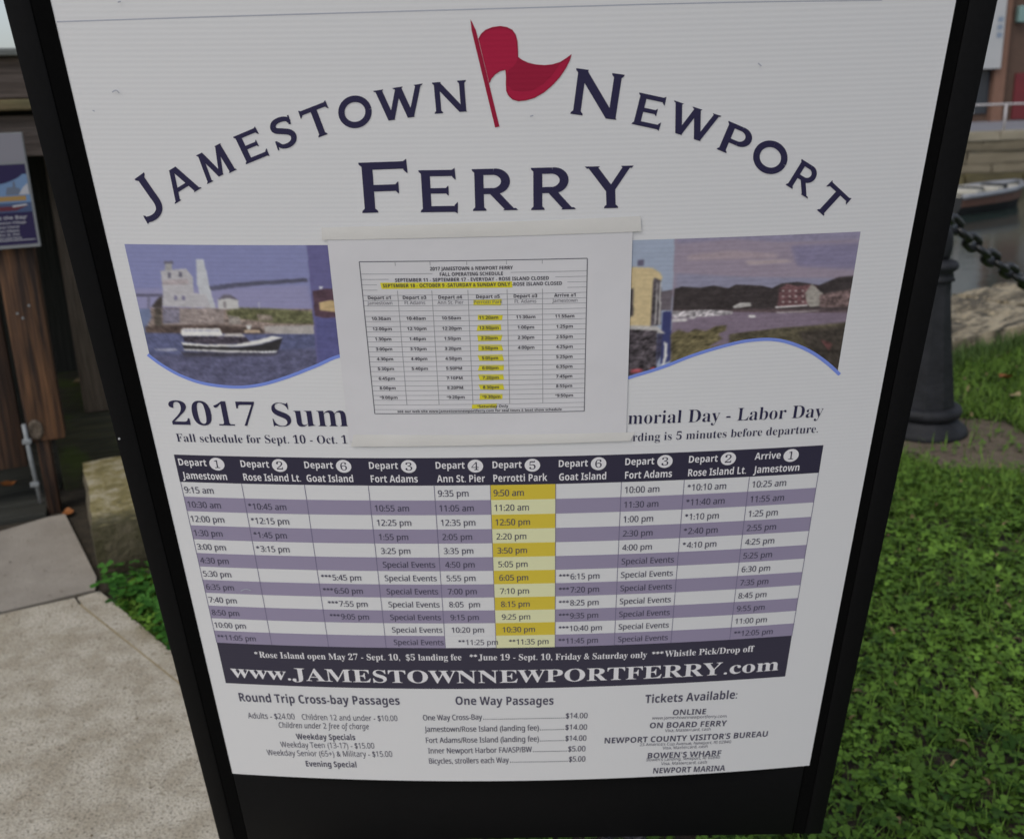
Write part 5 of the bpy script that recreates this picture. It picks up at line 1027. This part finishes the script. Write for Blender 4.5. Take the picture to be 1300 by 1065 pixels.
def scatter(n, x0, x1, y0, y1):
    X = RNG.uniform(x0, x1, n); Y = RNG.uniform(y0, y1, n)
    d = -ED.y * (X - E0.x) + ED.x * (Y - E0.y)
    ok = inside(BORDER, X, Y) & (d < -0.05 - .06 * lowfreq(X, Y, .12, 12)) & ~inside(CURBP, X, Y)
    soil = inside(EARTH, X, Y) & (RNG.random(n) > .10); r = np.hypot(X - BOL[0], Y - BOL[1])
    # thin out where the sign hides the ground from the photograph
    hid = (X < .35 + .0 * Y) & (X > -0.9) & (RNG.random(n) < .55)
    k = ok & ~soil & (r > .185) & ~hid
    # leave little gaps
    k &= (lowfreq(X, Y, .09, 31) + RNG.random(n) * .8) > .45
    return X[k], Y[k]
GA, GB = (0.014, 0.040, 0.004), (0.115, 0.215, 0.027)
parts = []
X, Y = scatter(56000, -1.2, 4.6, 0.9, 3.4); parts.append(clovers(X, Y, (.009, .021), '', .004, .046, (GA, GB)))
X, Y = scatter(60000, -0.9, 4.8, 3.2, 6.4); parts.append(clovers(X, Y, (.009, .016), '', .006, .028, ((.030, .075, .007), (.125, .22, .030))))
V = []; F = []; C = []; o_ = 0
for v, f, c in parts: V.append(v); F.append(f + o_); C.append(c); o_ += len(v)
tag(fast_mesh('clover', np.concatenate(V), np.concatenate(F), MATS['leaf_green'], None, np.concatenate(C)), kind='stuff')
parts = []
X, Y = scatter(60000, -1.2, 4.6, 0.9, 3.4); parts.append(blades(X, Y, (.03, .075), (.0010, .0020), ((.030, .075, .007), (.145, .25, .040))))
X, Y = scatter(110000, -0.9, 4.8, 3.0, 6.6); parts.append(blades(X, Y, (.03, .085), (.0013, .0026), ((.045, .10, .010), (.16, .26, .042))))
s_ = RNG.uniform(SL, 4.5, 9000); t_ = -np.abs(RNG.normal(0, .06, 9000)) - .06; parts.append(blades(E0.x + ED.x * s_ + EN.x * t_, E0.y + ED.y * s_ + EN.y * t_, (.05, .13), (.0015, .003), ((.04, .08, .018), (.11, .17, .05)), 0, .5))
V = []; F = []; C = []; o_ = 0
for v, f, c in parts: V.append(v); F.append(f + o_); C.append(c); o_ += len(v)
tag(fast_mesh('grass', np.concatenate(V), np.concatenate(F), MATS['blade_green'], None, np.concatenate(C)), kind='stuff')
# litter of dry bits in the lawn and on the path
X, Y = scatter(1500, -0.5, 4.6, 0.9, 5.6); v, f, c = blades(X, Y, (.012, .035), (.003, .007), ((.10, .07, .03), (.26, .20, .10)), .028, 1.5); tag(fast_mesh('leaf_litter', v, f, MATS['blade_green'], None, c), kind='stuff')
X = RNG.uniform(-2.2, -.5, 500); Y = RNG.uniform(1.4, 3.3, 500); k = inside([(-2.2, 1.4), (-.45, 1.4), (-.9, 2.15), (-1.3, 2.68), (-1.6, 3.2), (-2.2, 2.9)], X, Y) & (RNG.random(500) < .35); v, f, c = blades(X[k], Y[k], (.004, .012), (.0012, .003), ((.06, .04, .02), (.16, .12, .06)), ZS + .002, 1.5); tag(fast_mesh('path_debris', v, f, MATS['blade_green'], None, c), kind='stuff')
# bright clover growing between the slab and the curb stone
X = RNG.uniform(-1.33, -0.55, 3000); Y = RNG.uniform(1.9, 2.95, 3000); k = inside([(-1.31, 2.71), (-1.285, 2.688), (-0.955, 2.345), (-0.60, 1.97), (-0.35, 1.9), (-0.9, 2.95), (-1.10, 2.80), (-1.30, 2.76)], X, Y) & ~inside(CURBP, X, Y)
X, Y = X[k], Y[k]; X = X[:480]; Y = Y[:480]
v, f, c = clovers(X, Y, (.018, .036), '', .015, .08, ((.012, .055, .006), (.055, .165, .022))); tag(fast_mesh('clover_patch', v, f, MATS['leaf_green'], None, c), kind='stuff')
# fallen leaves, each a thing
mat('leaf_orange', (0.30, 0.105, 0.02), 0.7, (0.20, 0.065, 0.015), scale=40); mat('leaf_tan', (0.36, 0.28, 0.15), 0.7, (0.28, 0.20, 0.10), scale=40)
def fallen(loc, size, mt, label, seed):
    m = MB(); vs = []; fs = []; n = 6
    for i in range(n + 1):
        t = i / n; w_ = math.sin(math.pi * min(1, t * .95 + .05)) ** .8 * .42
        for s2 in (-1, 0, 1): vs.append(((t - .5) * size, s2 * w_ * size, size * (.22 * (2 * t - 1) ** 2 + .18 * abs(s2) * w_ + .05 * math.sin(9 * t + seed))))
    for i in range(n):
        for j in range(2): a = i * 3 + j; fs.append((a, a + 1, a + 4, a + 3))
    m.add(vs, fs); o = m.build('fallen_leaf', MATS[mt], smooth=True); o.location = loc; o.rotation_euler = (0.1, .1, seed * 1.7); return tag(o, label, 'leaf', 'fallen leaves')
fallen((2.425, 4.567, .035), .075, 'leaf_orange', 'orange fallen leaf lying on the grass right of the bollard', 1)
fallen((2.327, 4.28, .03), .06, 'leaf_tan', 'small pale tan leaf on the grass just below the orange leaf', 2)
fallen((1.98, 4.25, .03), .05, 'leaf_tan', 'small brownish leaf on the grass close to the bollard', 6)
fallen((-1.655, 3.325, .010), .05, 'leaf_orange', 'orange leaf on the ground at the foot of the brown post', 3)
fallen((-2.02, 3.62, .02), .06, 'leaf_orange', 'orange leaf on the dark deck planks at the left edge', 4)
q = FM @ Vector((.150, .56, .35)); fallen(tuple(q), .07, 'leaf_tan', 'pale tan leaf on the mossy beam, lower of the two', 5)
q = FM @ Vector((.185, .67, .35)); fallen(tuple(q), .07, 'leaf_tan', 'pale tan leaf on the mossy beam, upper of the two', 7)
